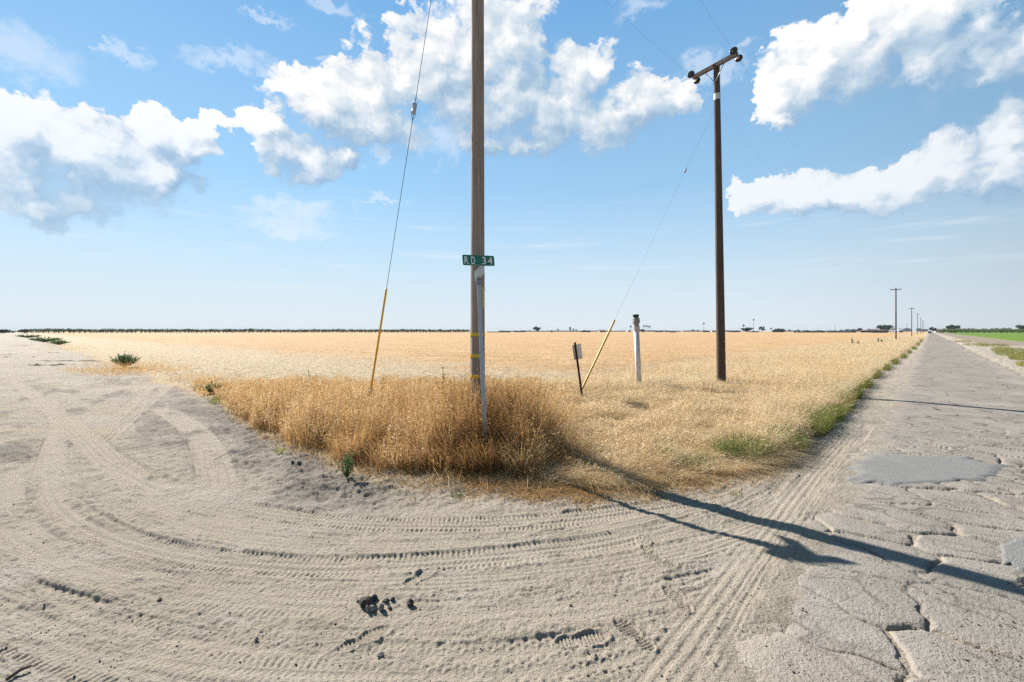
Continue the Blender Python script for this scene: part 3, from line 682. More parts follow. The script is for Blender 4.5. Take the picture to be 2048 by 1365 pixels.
# the street sign
SB = np.array([-.335, 5.95]); SZ = float(ground_z(*SB)); base = Vector((SB[0], SB[1], SZ)); top = Vector(AT(957.5, 566, 6.33))
sign = thing('street_sign', 'leaning grey metal post with a green RD 34 street name sign', 'street sign', base)
M_post = plain('sign_post_zinc', (.43, .475, .54), .5, .5, .14, 35, metal=.1)
M_green = plain('sign_green', (.004, .155, .115), .4, .4, .08, 14)
M_letter = plain('sign_white', (.78, .78, .80), .4, .3, .05, 30)
M_back = plain('bare_aluminium', (.62, .70, .73), .5, .4, .14, 16)
ax = (top - base).normalized(); yawm = Matrix.Rotation(R(5), 3, 'Z')
rotm = Vector((0, 0, 1)).rotation_difference(ax).to_matrix() @ yawm
mb = MB(); Lp = (top - base).length
V = [Vector((x, y, zz)) for zz in (-.5, Lp) for x, y in ((-.027, -.027), (.027, -.027), (.027, .027), (-.027, .027))]
V = [rotm @ v + base for v in V]
mb.add(V, [(0, 1, 5, 4), (1, 2, 6, 5), (2, 3, 7, 6), (3, 0, 4, 7), (4, 5, 6, 7), (3, 2, 1, 0)])
post = mb.build('post', M_post, sign)
mb = MB(); mb.box(top + ax * .005, (.070, .070, .085), rotm); mb.box(top + ax * .055, (.085, .085, .018), rotm); mb.build('bracket', M_steel, sign)
# green blade: corners from the photo, one plane a hand's width above the post top
def plate(c4, th, rr=.02):
    c4 = [Vector(c) for c in c4]; nrm = (c4[1] - c4[0]).cross(c4[3] - c4[0]).normalized()
    out = []
    for i in range(4):
        p, q, s = c4[i], c4[i - 1], c4[(i + 1) % 4]
        for f in (0, .3, .7, 1):
            a = p + (q - p).normalized() * rr * (1 - f) ** 2 + (s - p).normalized() * rr * f ** 2; out.append(a)
    n = len(out); V = [v + nrm * th / 2 for v in out] + [v - nrm * th / 2 for v in out]
    return V, [tuple(range(n)), tuple(reversed(range(n, 2 * n)))] + [(i, n + i, n + (i + 1) % n, (i + 1) % n) for i in range(n)], nrm
Ys = 6.38
cs = [AT(926.0, 531.0, Ys + .03), AT(989.4, 532.6, Ys - .03), AT(988.0, 512.2, Ys - .03), AT(924.2, 509.6, Ys + .03)]
V, Fs, nrm = plate(cs, .004); blade = MB().add(V, Fs).build('name_blade', M_green, sign)
ux = (Vector(cs[1]) - Vector(cs[0])); Wd = ux.length; ux.normalize(); uy = (Vector(cs[3]) - Vector(cs[0])); Hd = uy.length; uy.normalize()
if nrm.y > 0: nrm = -nrm
def glyph(ch, x0, x1, y0, y1):               # fractions of the blade
    cu = bpy.data.curves.new('lettering', 'FONT'); cu.body = ch; cu.size = 1; cu.offset = .012; cu.extrude = 0
    o = bpy.data.objects.new('lettering', cu); COL.objects.link(o); dg = bpy.context.evaluated_depsgraph_get(); dg.update()
    me = bpy.data.meshes.new_from_object(o.evaluated_get(dg)); bpy.data.objects.remove(o)
    co = np.array([v.co[:] for v in me.vertices]); lo, hi = co.min(0), co.max(0)
    V = [Vector(cs[0]) + ux * Wd * (x0 + (x1 - x0) * (c[0] - lo[0]) / (hi[0] - lo[0])) + uy * Hd * (y0 + (y1 - y0) * (c[1] - lo[1]) / (hi[1] - lo[1])) + nrm * .0036 for c in co]
    Fs = [tuple(p.vertices) for p in me.polygons]; return V, Fs
for ch, x0, x1 in (('R', .06, .195), ('D', .275, .40), ('3', .62, .745), ('4', .80, .945)):
    V, Fs = glyph(ch, x0, x1, .13, .83); lt = MB().add(V, Fs).build('letter' if ch.isalpha() else 'numeral', M_letter, sign); lt.parent = blade
mb = MB()                                     # one pale scratch scrawled along the blade's lower edge
P_ = [Vector(cs[0]) + ux * Wd * x + uy * Hd * y + nrm * .0042 for x, y in ((.015, .16), (.03, .42), (.05, .10), (.085, .22), (.10, .06), (.14, .07), (.155, .26), (.17, .05), (.21, .09), (.22, .28), (.235, .05), (.30, .10), (.31, .02), (.36, .07), (.56, .06))]
mb.tube(P_, .0015, 4); sc = mb.build('scratch', M_back, sign); sc.parent = blade
# bent second blade, seen nearly edge on with its torn pale face
pts = [AT(948.0, 544, 6.13), AT(955.5, 536.5, 6.30), AT(955, 555.5, 6.31), AT(949.5, 564, 6.13), AT(966.5, 525.5, 6.42), AT(968.2, 546, 6.42), AT(961, 555, 6.36), AT(968, 531, 6.62), AT(969.0, 548, 6.66)]
V = [Vector(p) for p in pts]; V2 = [v + Vector((.003, .004, 0)) for v in V]; n = len(V)
fr = [(0, 3, 2, 1), (1, 2, 6, 5), (1, 5, 4), (4, 5, 8, 7)]
Fs = fr + [tuple(n + i for i in reversed(f)) for f in fr]
rimv = [0, 1, 4, 7, 8, 5, 6, 2, 3]
Fs += [(a_, b_, n + b_, n + a_) for a_, b_ in zip(rimv, rimv[1:] + rimv[:1])]
cb_ = MB().add(V + V2, Fs).build('bent_blade', M_back, sign); cb_['label'] = 'crumpled pale second name blade'

# white vent pipe
VB = G(1279.5, 776); VZ = float(ground_z(VB[0], VB[1])); VT = Vector(AT(1272.8, 652, VB[1] - .05)); vb = Vector((VB[0], VB[1], VZ))
vent = thing('vent_pipe', 'white upright vent pipe with grey valve and black cap in dry grass', 'vent pipe', vb)
M_pvc = plain('white_pvc', (.66, .64, .66), .5, .35, .10, 5)
mb = MB(); mb.tube([vb - Vector((0, 0, .4)), VT - Vector((0, 0, .17))], .083, 24); mb.build('pipe', M_pvc, vent)
va = (VT - vb).normalized()
mb = MB(); V, Fs = lathe([(-.20, .083), (-.20, .094), (-.02, .094), (0, .09), (0, .06)], VT, va, 24); mb.add(V, Fs, False); V, Fs = lathe([(-.062, .0945), (-.062, .097), (-.050, .097), (-.050, .0945)], VT, va, 24); mb.add(V, Fs); mb.build('collar', plain('stained_pvc', (.55, .49, .45), .6, .3, .2, 14), vent)
mb = MB(); V, Fs = lathe([(0, .075), (.03, .085), (.06, .075), (.075, .11), (.10, .116), (.11, .098), (.135, .118), (.16, .118), (.17, .102), (.20, .112), (.225, .106), (.25, .08), (.27, .06)], VT, va, 24); mb.add(V, Fs, True); mb.build('air_valve', plain('cast_grey', (.30, .285, .25), .7, .3, .25, 22), vent)
mb = MB(); V, Fs = lathe([(.265, .05), (.268, .092), (.345, .092), (.352, .085), (.352, 0)], VT, va, 24); mb.add(V, Fs); mb.build('cap', plain('black_cap', (.028, .026, .024), .6, .3, .3, 30), vent)

# small white sign on a rusty steel post, seen from behind
RB = G(1165.5, 805); rz = float(ground_z(RB[0], RB[1])); rb = Vector((RB[0], RB[1], rz)); rt_ = Vector(AT(1149.6, 685, RB[1] - .1))
rs = thing('small_sign', 'small blank white sign plate on a leaning rusty steel post, seen from behind', 'sign', rb)
M_rust = plain('rusty_steel', (.055, .030, .020), .85, .2, .5, 25, bmp=.003)
ra = (rt_ - rb).normalized(); rm = Vector((0, 0, 1)).rotation_difference(ra).to_matrix(); Lr = (rt_ - rb).length
mb = MB(); mb.box(rb + ra * (Lr / 2 - .15), (.052, .010, Lr + .3), rm); mb.box(rb + ra * (Lr / 2 - .15) + Vector((.018, .022, 0)), (.010, .040, Lr + .3), rm)
for k in range(9): mb.box(rb + ra * (.35 + k * .11) + Vector((-.004, -.008, 0)), (.018, .010, .02), rm)
mb.build('post', M_rust, rs)
yr = RB[1] - .03
c4 = [AT(1148.4, 720.5, yr + .03), AT(1165.4, 718, yr + .10), AT(1161.5, 687.2, yr + .10), AT(1144.2, 691.2, yr + .03)]
V, Fs, _ = plate(c4, .004, .012); MB().add(V, Fs).build('sign_plate', M_white, rs)

# ------------------------------------------------------------------ vegetation
ALB = 1.0
def leafmat(name, stops, trans=.35, rough=.85, fine=18.):
    m = bpy.data.materials.new(name); m.use_nodes = True; t = NT(m.node_tree); t.n.clear()
    c = t.ramp(attr(t, 'tone'), stops)
    c = t.mix(t.mr(t.noise(posn(t), fine, 3, .6), .3, .7, 0, .35), c, t.mix(.5, c, (.02, .015, .01)))
    d = t.node('ShaderNodeBsdfDiffuse'); t.put(d, 0, c); d.inputs['Roughness'].default_value = 1
    tr = t.node('ShaderNodeBsdfTranslucent'); t.put(tr, 0, c)
    mx = t.node('ShaderNodeMixShader'); mx.inputs[0].default_value = trans
    t.l.new(d.outputs[0], mx.inputs[1]); t.l.new(tr.outputs[0], mx.inputs[2])
    o = t.node('ShaderNodeOutputMaterial'); t.l.new(mx.outputs[0], o.inputs[0]); return m
class Strips:                                # quads collected as arrays, one mesh at the end
    def __init__(s): s.V = []; s.Q = []; s.T = []; s.n = 0
    def put(s, V, Q, T):
        V = V.reshape(-1, 3); s.V.append(V.astype(np.float32)); s.Q.append(Q + s.n); s.T.append(T.astype(np.float32)); s.n += len(V)
    def ribbons(s, C, side, wid, tone):
        """C (N,L,3) centre lines, side (N,3) width direction, wid (N,L)"""
        N, L, _ = C.shape
        V = np.stack([C - side[:, None, :] * wid[..., None], C + side[:, None, :] * wid[..., None]], 2)     # N,L,2,3
        i = (np.arange(N) * L * 2)[:, None] + (np.arange(L - 1) * 2)[None, :]; i = i.ravel()
        s.put(V, np.stack([i, i + 1, i + 3, i + 2], 1), np.repeat(tone, L * 2))
    def leaves(s, P, D, S_, ln, wd, tone):   # diamond leaves: base P, direction D, side S_
        ln = ln[:, None]; wd = wd[:, None]
        V = np.stack([P, P + D * ln * .45 - S_ * wd, P + D * ln, P + D * ln * .45 + S_ * wd], 1)
        i = np.arange(len(P)) * 4; s.put(V, np.stack([i, i + 1, i + 2, i + 3], 1), np.repeat(tone, 4))
    def build(s, name, mat, parent=None):
        return mesh_np(name, np.concatenate(s.V), [np.concatenate(s.Q)], mat, dict(tone=np.concatenate(s.T)), parent=parent)
def unit(v): return v / np.maximum(np.linalg.norm(v, axis=-1, keepdims=True), 1e-6)
def rdirs(n, zlo=-.3, zhi=1.):
    a = rng.random(n) * 2 * np.pi; zz = rng.uniform(zlo, zhi, n); q = np.sqrt(np.maximum(0, 1 - zz * zz)); return np.stack([q * np.cos(a), q * np.sin(a), zz], 1)
def stems(P, h, lean, ldir, wid, droop=.0, L=4):
    """centre lines of N stems: rise with a bend towards ldir"""
    t_ = np.linspace(0, 1, L)[None, :]
    hx = (lean * h)[:, None] * t_ ** 1.7; C = np.zeros((len(P), L, 3))
    C[..., 0] = P[:, 0, None] + np.cos(ldir)[:, None] * hx; C[..., 1] = P[:, 1, None] + np.sin(ldir)[:, None] * hx
    C[..., 2] = P[:, 2, None] + h[:, None] * (t_ * np.sqrt(np.maximum(.05, 1 - np.minimum(lean, .98)[:, None] ** 2 * .8)) - droop * t_ ** 3)
    a = rng.random(len(P)) * 2 * np.pi; side = np.stack([np.cos(a), np.sin(a), 0 * a], 1)
    wd = wid[:, None] * (1 - .7 * t_); return C, side, wd
def at_curve(C, f):                          # point on each centre line at fraction f
    L = C.shape[1]; x = np.clip(f * (L - 1), 0, L - 1.001); i = x.astype(int); q = (x - i)[:, None]; k = np.arange(len(C))
    return C[k, i] * (1 - q) + C[k, i + 1] * q
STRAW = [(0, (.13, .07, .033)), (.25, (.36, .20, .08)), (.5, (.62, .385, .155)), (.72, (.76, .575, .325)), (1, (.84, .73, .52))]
M_dry = leafmat('dry_grass_blades', STRAW, .40)
M_stub = leafmat('stubble_straw', [(p_, tuple(c * .74 for c in q)) for p_, q in STRAW], .3)
M_green_g = leafmat('green_grass_blades', [(0, (.05, .085, .02)), (.4, (.16, .20, .05)), (.75, (.30, .31, .09)), (1, (.56, .46, .20))], .4)
M_leaf = leafmat('weed_leaves', [(0, (.04, .085, .03)), (.5, (.10, .18, .07)), (1, (.20, .27, .13))], .3)
M_tree = leafmat('tree_leaves', [(0, (.016, .034, .016)), (.5, (.04, .075, .032)), (1, (.085, .125, .055))], .25, fine=.6)
M_citrus = leafmat('citrus_leaves', [(0, (.05, .085, .015)), (.5, (.13, .19, .03)), (1, (.24, .29, .05))], .3, fine=.5)
M_bark = plain('bark', (.10, .075, .055), .9, .1, .3, 6)
M_twig = plain('dead_twig', (.13, .10, .085), .9, .1, .35, 30)

def scatter_area(n, u0, u1, y0, y1):         # even over the ground, thinned with distance
    u = rng.uniform(u0, u1, n * 3); y = y0 * (y1 / y0) ** rng.random(n * 3)
    return u * y, y                          # density falls as 1/y^2: even in the eye, true size on the ground
wind = R(-20)

# tall dry grass on the corner
dry = Strips()
def dense(n, u0, u1, y0, y1, pw=1.0):
    y = (y0 ** pw + (y1 ** pw - y0 ** pw) * rng.random(n)) ** (1 / pw); u = rng.uniform(u0, u1, n); return u * y, y
def corner():
    x, y = dense(150000, -.70, .75, 5.2, 16.5, .6); g = grass_depth(x, y); r, n = rn(x, y); u = x / y
    back = 14.6 - 1.6 * sst(u, .0, .5) + 2.6 * fbm(x / 1.1, y / 1.1, 3, 201)
    clump = fbm(x / .75, y / .75, 3, 203)
    k = (g > -.10 - .42 * fbm(x / .5, y / .5, 2, 204) + .1) & (y < back) & (clump > -.62 + .45 * rng.random(len(x)))
    x, y, g, u, clump, n = x[k], y[k], g[k], u[k], clump[k], n[k]
    left = 1 - sst(u, .02, .20)
    H = (.22 + .30 * left + .04 * sst(u, .45, .6)) * (1 + .48 * clump) * (.5 + .5 * sst(g, -.2, .7)) * (1 - .6 * sst(y + 1.5 * fbm(x / 1.6, y / 1.6, 2, 202), 9.5, 14.5)) * (.45 + .55 * sst(u, -.66, -.5))
    H += (.40 * np.exp(-((u + .075) / .085) ** 2) + .10 * np.exp(-((u - .02) / .05) ** 2)) * sst(y, 9.5, 7) * sst(g, -.25, .35) * (1 + .5 * clump)
    H *= 1 - .35 * np.exp(-((u - .15) / .09) ** 2 - ((y - 11.5) / 1.6) ** 2)
    h = np.maximum(.06, H * rng.uniform(.55, 1.18, len(x)))
    lean = np.clip(rng.normal(.28, .16, len(x)) + (1 - left) * .45, .02, 1.5)
    ld = np.where(left > .5, rng.random(len(x)) * 6.28, wind + rng.normal(0, .9, len(x)) + 2.2 * fbm(x / .9, y / .9, 2, 205))
    P = np.stack([x, y, ground_z(x, y) - .01], 1)
    brown = np.exp(-((u + .03) / .10) ** 2) * sst(y, 9.5, 6.5)
    tone = .54 + .29 * (1 - left) + .10 * fbm(x / .7, y / .7, 2, 207) - .27 * brown - .03 * sst(u, -.4, -.1) * left + rng.normal(0, .17, len(x))
    C, sd, wd = stems(P, h, lean, ld, rng.uniform(.0011, .0024, len(x)) * (1 + y / 14), .0)
    dry.ribbons(C, sd, wd, np.clip(tone - .06, 0, 1))
    # seed heads along the upper half
    for k in range(4):
        sel = rng.random(len(x)) < .75; c = C[sel]; f = rng.uniform(.5, 1, sel.sum()); p = at_curve(c, f); d = unit(rdirs(sel.sum(), -.5, .8) + np.array([0, 0, .25]))
        s2 = unit(np.cross(d, rdirs(sel.sum()))); sc_ = (1 + y[sel] / 16)
        dry.leaves(p, d, s2, rng.uniform(.014, .032, sel.sum()) * sc_, rng.uniform(.002, .0042, sel.sum()) * sc_, np.clip(tone[sel] + .10 + rng.normal(0, .1, sel.sum()), 0, 1))
    # dry leaf blades lower down
    sel = rng.random(len(x)) < .8; c = C[sel]; p = at_curve(c, rng.uniform(.05, .5, sel.sum())); m = sel.sum()
    C2, s2, w2 = stems(p, rng.uniform(.08, .22, m), rng.uniform(.5, 1.4, m), rng.random(m) * 6.28, rng.uniform(.0015, .0035, m), .35)
    dry.ribbons(C2, s2, w2, np.clip(tone[sel] - .02 + rng.normal(0, .1, m), 0, 1))
corner()
def tuft(px, py, n, rad, h, spread, tone, sd_=.08, strips=dry, wid=.0022):
    c = G(px, py); a = rng.random(n) * 6.28; q = rad * np.sqrt(rng.random(n)); x = c[0] + q * np.cos(a); y = c[1] + q * np.sin(a)
    P = np.stack([x, y, ground_z(x, y) - .01], 1); hh = h * rng.uniform(.55, 1.1, n)
    C, s_, wd = stems(P, hh, np.clip(rng.normal(spread, .2, n), .05, 1.3), a + rng.normal(0, .5, n), rng.uniform(.7, 1.4, n) * wid)
    tn = np.clip(tone + rng.normal(0, sd_, n), 0, 1); strips.ribbons(C, s_, wd, tn)
    for k in range(2):
        p = at_curve(C, rng.uniform(.4, 1, n)); d = unit(rdirs(n, -.2, .9)); strips.leaves(p, d, unit(np.cross(d, rdirs(n))), rng.uniform(.015, .04, n), rng.uniform(.002, .004, n), tn)
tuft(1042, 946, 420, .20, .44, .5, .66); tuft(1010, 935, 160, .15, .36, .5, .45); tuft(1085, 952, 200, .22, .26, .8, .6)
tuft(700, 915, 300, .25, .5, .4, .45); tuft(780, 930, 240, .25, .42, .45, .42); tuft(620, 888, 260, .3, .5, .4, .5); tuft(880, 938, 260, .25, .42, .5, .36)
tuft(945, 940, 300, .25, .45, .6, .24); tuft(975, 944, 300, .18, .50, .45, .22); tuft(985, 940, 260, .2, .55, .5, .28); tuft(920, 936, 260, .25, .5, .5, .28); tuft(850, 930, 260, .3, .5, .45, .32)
# thin, short outliers in front of the rim
def outliers(n):
    x, y = dense(n, -.66, .66, 4.9, 13, .7); g = grass_depth(x, y) + .35 * fbm(x / .45, y / .45, 3, 261)
    k = (g > -.85) & (g < .15) & (rng.random(n) < sst(g, -.9, .1) * sst(fbm(x / .3, y / .3, 2, 262), -.3, .4)); x, y, g = x[k], y[k], g[k]; m = len(x)
    P = np.stack([x, y, ground_z(x, y) - .005], 1); h = rng.uniform(.05, .26, m) * sst(g, -1.2, .1)
    C, sd, wd = stems(P, h, np.clip(rng.normal(.7, .4, m), .05, 1.6), rng.random(m) * 6.28, rng.uniform(.001, .0022, m) * (1 + y / 14)); dry.ribbons(C, sd, wd, np.clip(rng.normal(.56, .18, m), 0, 1))
outliers(60000)
# the brown tangle round the foot of the sign
def tangle(px, py, n, rx, ry, h, tone):
    c = G(px, py); a = rng.random(n) * 6.28; q = np.sqrt(rng.random(n)); x = c[0] + rx * q * np.cos(a); y = c[1] + ry * q * np.sin(a); hh = h * (1 - .55 * q) * rng.random(n) ** .8
    P = np.stack([x, y, ground_z(x, y) + hh], 1); L = 6; step = rng.normal(0, 1, (n, 3)) * np.array([1, 1, .55]); step = unit(step); C = np.zeros((n, L, 3)); C[:, 0] = P; ln = rng.uniform(.10, .32, n)
    for k in range(1, L): step = unit(step + rng.normal(0, .42, (n, 3))); C[:, k] = C[:, k - 1] + step * (ln / (L - 1))[:, None]
    C[..., 2] = np.maximum(C[..., 2], ground_z(C[..., 0].ravel(), C[..., 1].ravel()).reshape(n, L) + .004)
    sd = unit(np.cross(step, rng.normal(0, 1, (n, 3)))); wd = np.repeat(rng.uniform(.0008, .0019, n)[:, None], L, 1) * np.linspace(1, .5, L)[None]
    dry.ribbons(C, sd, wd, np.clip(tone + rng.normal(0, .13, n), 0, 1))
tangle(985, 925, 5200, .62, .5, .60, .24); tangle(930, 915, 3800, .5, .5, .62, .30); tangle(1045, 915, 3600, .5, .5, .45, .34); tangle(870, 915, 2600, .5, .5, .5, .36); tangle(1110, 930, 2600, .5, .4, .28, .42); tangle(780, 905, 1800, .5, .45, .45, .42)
# flattened straw thatch towards the right of the corner
def thatch(n, u0, u1, y0, y1, gmin, tone, hmax, strips=dry):
    x, y = dense(n, u0, u1, y0, y1, .6); g = grass_depth(x, y); k = g > gmin; x, y = x[k], y[k]; m = len(x)
    cl = fbm(x / .5, y / .5, 3, 211); P = np.stack([x, y, ground_z(x, y) + rng.random(m) * hmax * (1 + cl)], 1)
    C, s_, wd = stems(P, rng.uniform(.12, .36, m), rng.uniform(.9, 2.2, m), wind + 2.5 * cl + rng.normal(0, .7, m), rng.uniform(.0014, .003, m) * (1 + y / 16), .25)
    C[..., 2] = np.maximum(C[..., 2], ground_z(C[..., 0].ravel(), C[..., 1].ravel()).reshape(C.shape[:2]) + .006)
    strips.ribbons(C, s_, wd, np.clip(tone + .12 * cl + rng.normal(0, .12, m), 0, 1))
thatch(42000, .06, .62, 5.0, 14.5, -.25, .80, .07)
thatch(16000, -.62, .10, 5.2, 12, -.12, .30, .06)  # dead straw layer toned dark to deepen the clump's shaded base
# the verge beside the paved road, away to the vanishing point
def verge_strip():
    n = 120000; r = 6.5 * (150 / 6.5) ** rng.random(n); w_ = -1.6 - 7.5 * rng.random(n) ** 1.15
    P2 = RD[None] * r[:, None] + ND[None] * w_[:, None]; x, y = P2[:, 0], P2[:, 1]; g = grass_depth(x, y); cl = fbm(x / .7, y / .7, 3, 221); big = fbm(x / 4, y / 4, 2, 223)
    k = (g > .02 + .25 * np.minimum(0, -cl)) & (cl > -.7 + .4 * rng.random(n)) & ~((x / y < .52) & (y < 13)); x, y, w_, cl, big, r = x[k], y[k], w_[k], cl[k], big[k], r[k]; m = len(x)
    H = (.24 + .14 * sst(w_, -4.5, -2.2)) * (1 + .35 * cl + .25 * big); h = np.maximum(.05, H * rng.uniform(.6, 1.2, m))
    sc_ = 1 + r / 20
    P = np.stack([x, y, ground_z(x, y) - .01], 1)
    C, s_, wd = stems(P, h, np.clip(rng.normal(.55, .25, m), .05, 1.4), wind + rng.normal(0, .8, m) + 1.5 * cl, rng.uniform(.0012, .0026, m) * sc_)
    tone = np.clip(.82 + .10 * big + .06 * cl + rng.normal(0, .10, m), 0, 1); dry.ribbons(C, s_, wd, tone)
    for q in range(3):
        p = at_curve(C, rng.uniform(.5, 1, m)); d = unit(rdirs(m, -.4, .8)); dry.leaves(p, d, unit(np.cross(d, rdirs(m))), rng.uniform(.014, .034, m) * sc_, rng.uniform(.002, .0045, m) * sc_, np.clip(tone + .08, 0, 1))
verge_strip()
# wisps of dry grass along the dirt road's edge at the left
for px, py, n, rd_, h in ((165,742,120,.9,.3),(195,745,140,1.0,.32),(215,748,120,.8,.4),(225,728,140,1.2,.45),(262,742,160,1.0,.45),(280,738,200,1.2,.5),(310,745,160,1.2,.3),(335,742,120,1.2,.3),(240,752,90,.6,.25),(130,700,160,2.2,.5),(115,692,160,3,.5),(395,760,140,.8,.3),(440,775,160,.7,.4),(455,790,200,.7,.45)):
    tuft(px, py, n, rd_, h, .5, .52, wid=.005)
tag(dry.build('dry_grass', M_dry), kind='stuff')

# short stubble and lying straw over the field
stub = Strips()
def field_straw(n, py0, py1):
    py = rng.uniform(py0, py1, n); u = rng.uniform(-1.15, .95, n); y = F * CAM_H / (py - HZ); x = u * y; g = grass_depth(x, y); r, nn = rn(x, y)
    k = (g > .15) & (nn < -2.5) & (rng.random(n) < .75) & ((y > 11) | (np.abs(u) > .75)); x, y, r, nn = x[k], y[k], r[k], nn[k]; m = len(x); sc_ = y / 9
    pl = sst(r + 3.2 * fbm(x / 5, y / 3, 4, 131), 19, 9) * sst(nn, -4.5, -9); cl = fbm(x / 1.2, y / 1.2, 3, 231)
    P = np.stack([x, y, ground_z(x, y)], 1)
    up = rng.random(m) < .25
    C, s_, wd = stems(P, np.where(up, rng.uniform(.02, .08, m), rng.uniform(.06, .16, m)) * (1 + .1 * sc_), np.where(up, rng.uniform(0, .6, m), rng.uniform(1.2, 2.5, m)), rng.normal(2.4, 1.0, m), rng.uniform(.0012, .0026, m) * sc_, np.where(up, 0, .2)[:, None], 3)
    tone = np.clip(.42 + .54 * pl + .10 * cl + .22 * fbm(x / 5, y / .9, 3, 233) + rng.normal(0, .11, m), 0, 1); stub.ribbons(C, s_, wd, tone)
field_straw(110000, 672, 812)
tag(stub.build('stubble', M_stub), kind='stuff')

# straw litter on the bare soil round the corner
lit_ = Strips()
def litter_(n, u0, u1, y0, y1, lo, hi, tone, ln=(.04, .16)):
    x, y = dense(n, u0, u1, y0, y1, .7); g = grass_depth(x, y) + .30 * fbm(x / .4, y / .4, 3, 241)
    pr = sst(g, lo, lo * .15); k = (g > lo) & (g < hi) & (rng.random(n) < pr); x, y = x[k], y[k]; m = len(x)
    a = rng.random(m) * 6.28; l = rng.uniform(*ln, m); c, s = np.cos(a), np.sin(a)
    z0 = ground_z(x, y) + rng.uniform(.003, .018, m); x1, y1 = x + c * l, y + s * l; z1 = ground_z(x1, y1) + rng.uniform(.003, .022, m)
    C = np.stack([np.stack([x, y, z0], 1), np.stack([(x + x1) / 2 - s * l * .08, (y + y1) / 2 + c * l * .08, np.maximum(z0, z1) + .006], 1), np.stack([x1, y1, z1], 1)], 1)
    sd = np.stack([-s, c, 0 * a], 1); wd = np.repeat(rng.uniform(.0009, .0022, m)[:, None], 3, 1) * (1 + y[:, None] / 14)
    lit_.ribbons(C, sd, wd, np.clip(tone + rng.normal(0, .14, m), 0, 1))
litter_(34000, -.66, .62, 4.6, 11, -1.15, .5, .58); litter_(7000, -.1, .2, 4.6, 7, -1.0, .4, .48, (.08, .26)); litter_(9000, .0, .6, 4.6, 9, -.75, .5, .64, (.06, .2))
tag(lit_.build('straw_litter', M_dry), kind='stuff')

# green grass along the rim beside the road
grn = Strips()
def green(n, px, py, rx, ry, h, tone=.5):
    a = rng.random(n) * 6.28; q = np.sqrt(rng.random(n)); xs, ys = px + rx * q * np.cos(a), py + ry * q * np.sin(a)
    y = F * CAM_H / (ys - HZ); x = (xs - 1024) / F * y; P = np.stack([x, y, ground_z(x, y) - .01], 1); cl = fbm(x / .3, y / .3, 2, 251)
    hh = h * rng.uniform(.5, 1.1, n) * (1 + .35 * cl); sc_ = 1 + y / 14
    C, s_, wd = stems(P, hh, np.clip(rng.normal(.55, .25, n), .05, 1.4), rng.random(n) * 6.28, rng.uniform(.0015, .0032, n) * sc_, .1)
    grn.ribbons(C, s_, wd, np.clip(tone + .2 * cl + rng.normal(0, .16, n), 0, 1))
for a in ((2600,1490,918,60,16,.30,.45),(1600,1385,938,45,12,.20,.55),(900,1330,925,40,12,.18,.6),(2200,1570,893,40,22,.30,.5),(2200,1632,855,30,20,.34,.55),(1200,1668,836,20,10,.32,.62),(1000,1690,812,16,14,.34,.72),(1100,1711,790,13,11,.32,.58),(1000,1732,772,10,8,.3,.58),(800,1752,752,9,6,.28,.6),(700,1773,738,8,5,.28,.58),(600,1790,726,7,4,.28,.6),(400,1808,715,6,3,.28,.6),(300,1819,706,4,2,.28,.65),(300,1829,698,4,2,.3,.6),(250,1837,690,3,2,.3,.65),(200,1843,683,2,2,.3,.6),
          (500,1440,925,40,8,.14,.7),(350,1250,950,30,6,.10,.7),(60,1470,987,16,5,.05,.5),(70,1365,962,14,4,.05,.5),(80,912,990,12,4,.05,.5),(260,1200,835,30,10,.15,.55),(200,1175,815,14,6,.12,.3),(160,430,805,14,7,.18,.5),(120,560,905,14,6,.08,.6),(90,880,820,20,10,.2,.5)):
    green(*a)
# patchy grass on the far side of the road
for a in ((1500,2025,706,38,8,.35,.62),(1200,2040,716,24,6,.35,.72),(900,2004,700,22,5,.30,.8),(700,2046,730,14,4,.22,.85),(500,1950,690,26,2,.3,.75),(500,1985,692,34,2,.3,.6),(500,1925,684,20,2,.3,.8)): green(*a)
tag(grn.build('green_grass', M_green_g), kind='stuff')

# dead twigs: each spray a thing of its own
def twigs(px, py, h, n, label, tilt=0., seed=0):
    rg = np.random.default_rng(seed); c = G(px, py); b0 = Vector((c[0], c[1], float(ground_z(c[0], c[1])) - .02)); mb = MB()
    def br(p, d, l, r, lev):
        pts = [p]; q = Vector(p); dd = Vector(d)
        for _ in range(5):
            dd = (dd + Vector(rg.normal(0, .16, 3))).normalized(); q = q + dd * l / 5; pts.append(Vector(q))
        mb.tube(pts, [r * (1 - .13 * i) for i in range(6)], 4, cap=False)
        if lev < 2:
            for _ in range(int(rg.integers(3, 6))):
                i = int(rg.integers(1, 5)); nd = (dd + Vector(rg.normal(0, .75, 3))).normalized(); br(pts[i], nd, l * rg.uniform(.35, .6), r * .6, lev + 1)
    for _ in range(n):
        d = Vector((rg.normal(tilt, .35), rg.normal(0, .35), 1)).normalized(); br(b0 + Vector(rg.normal(0, .05, 3)) * Vector((1, 1, 0)), d, h * rg.uniform(.6, 1.05), .0032, 0)
    return tag(mb.build('dead_twigs', M_twig), label, 'dead plant', 'dead twigs in the grass')
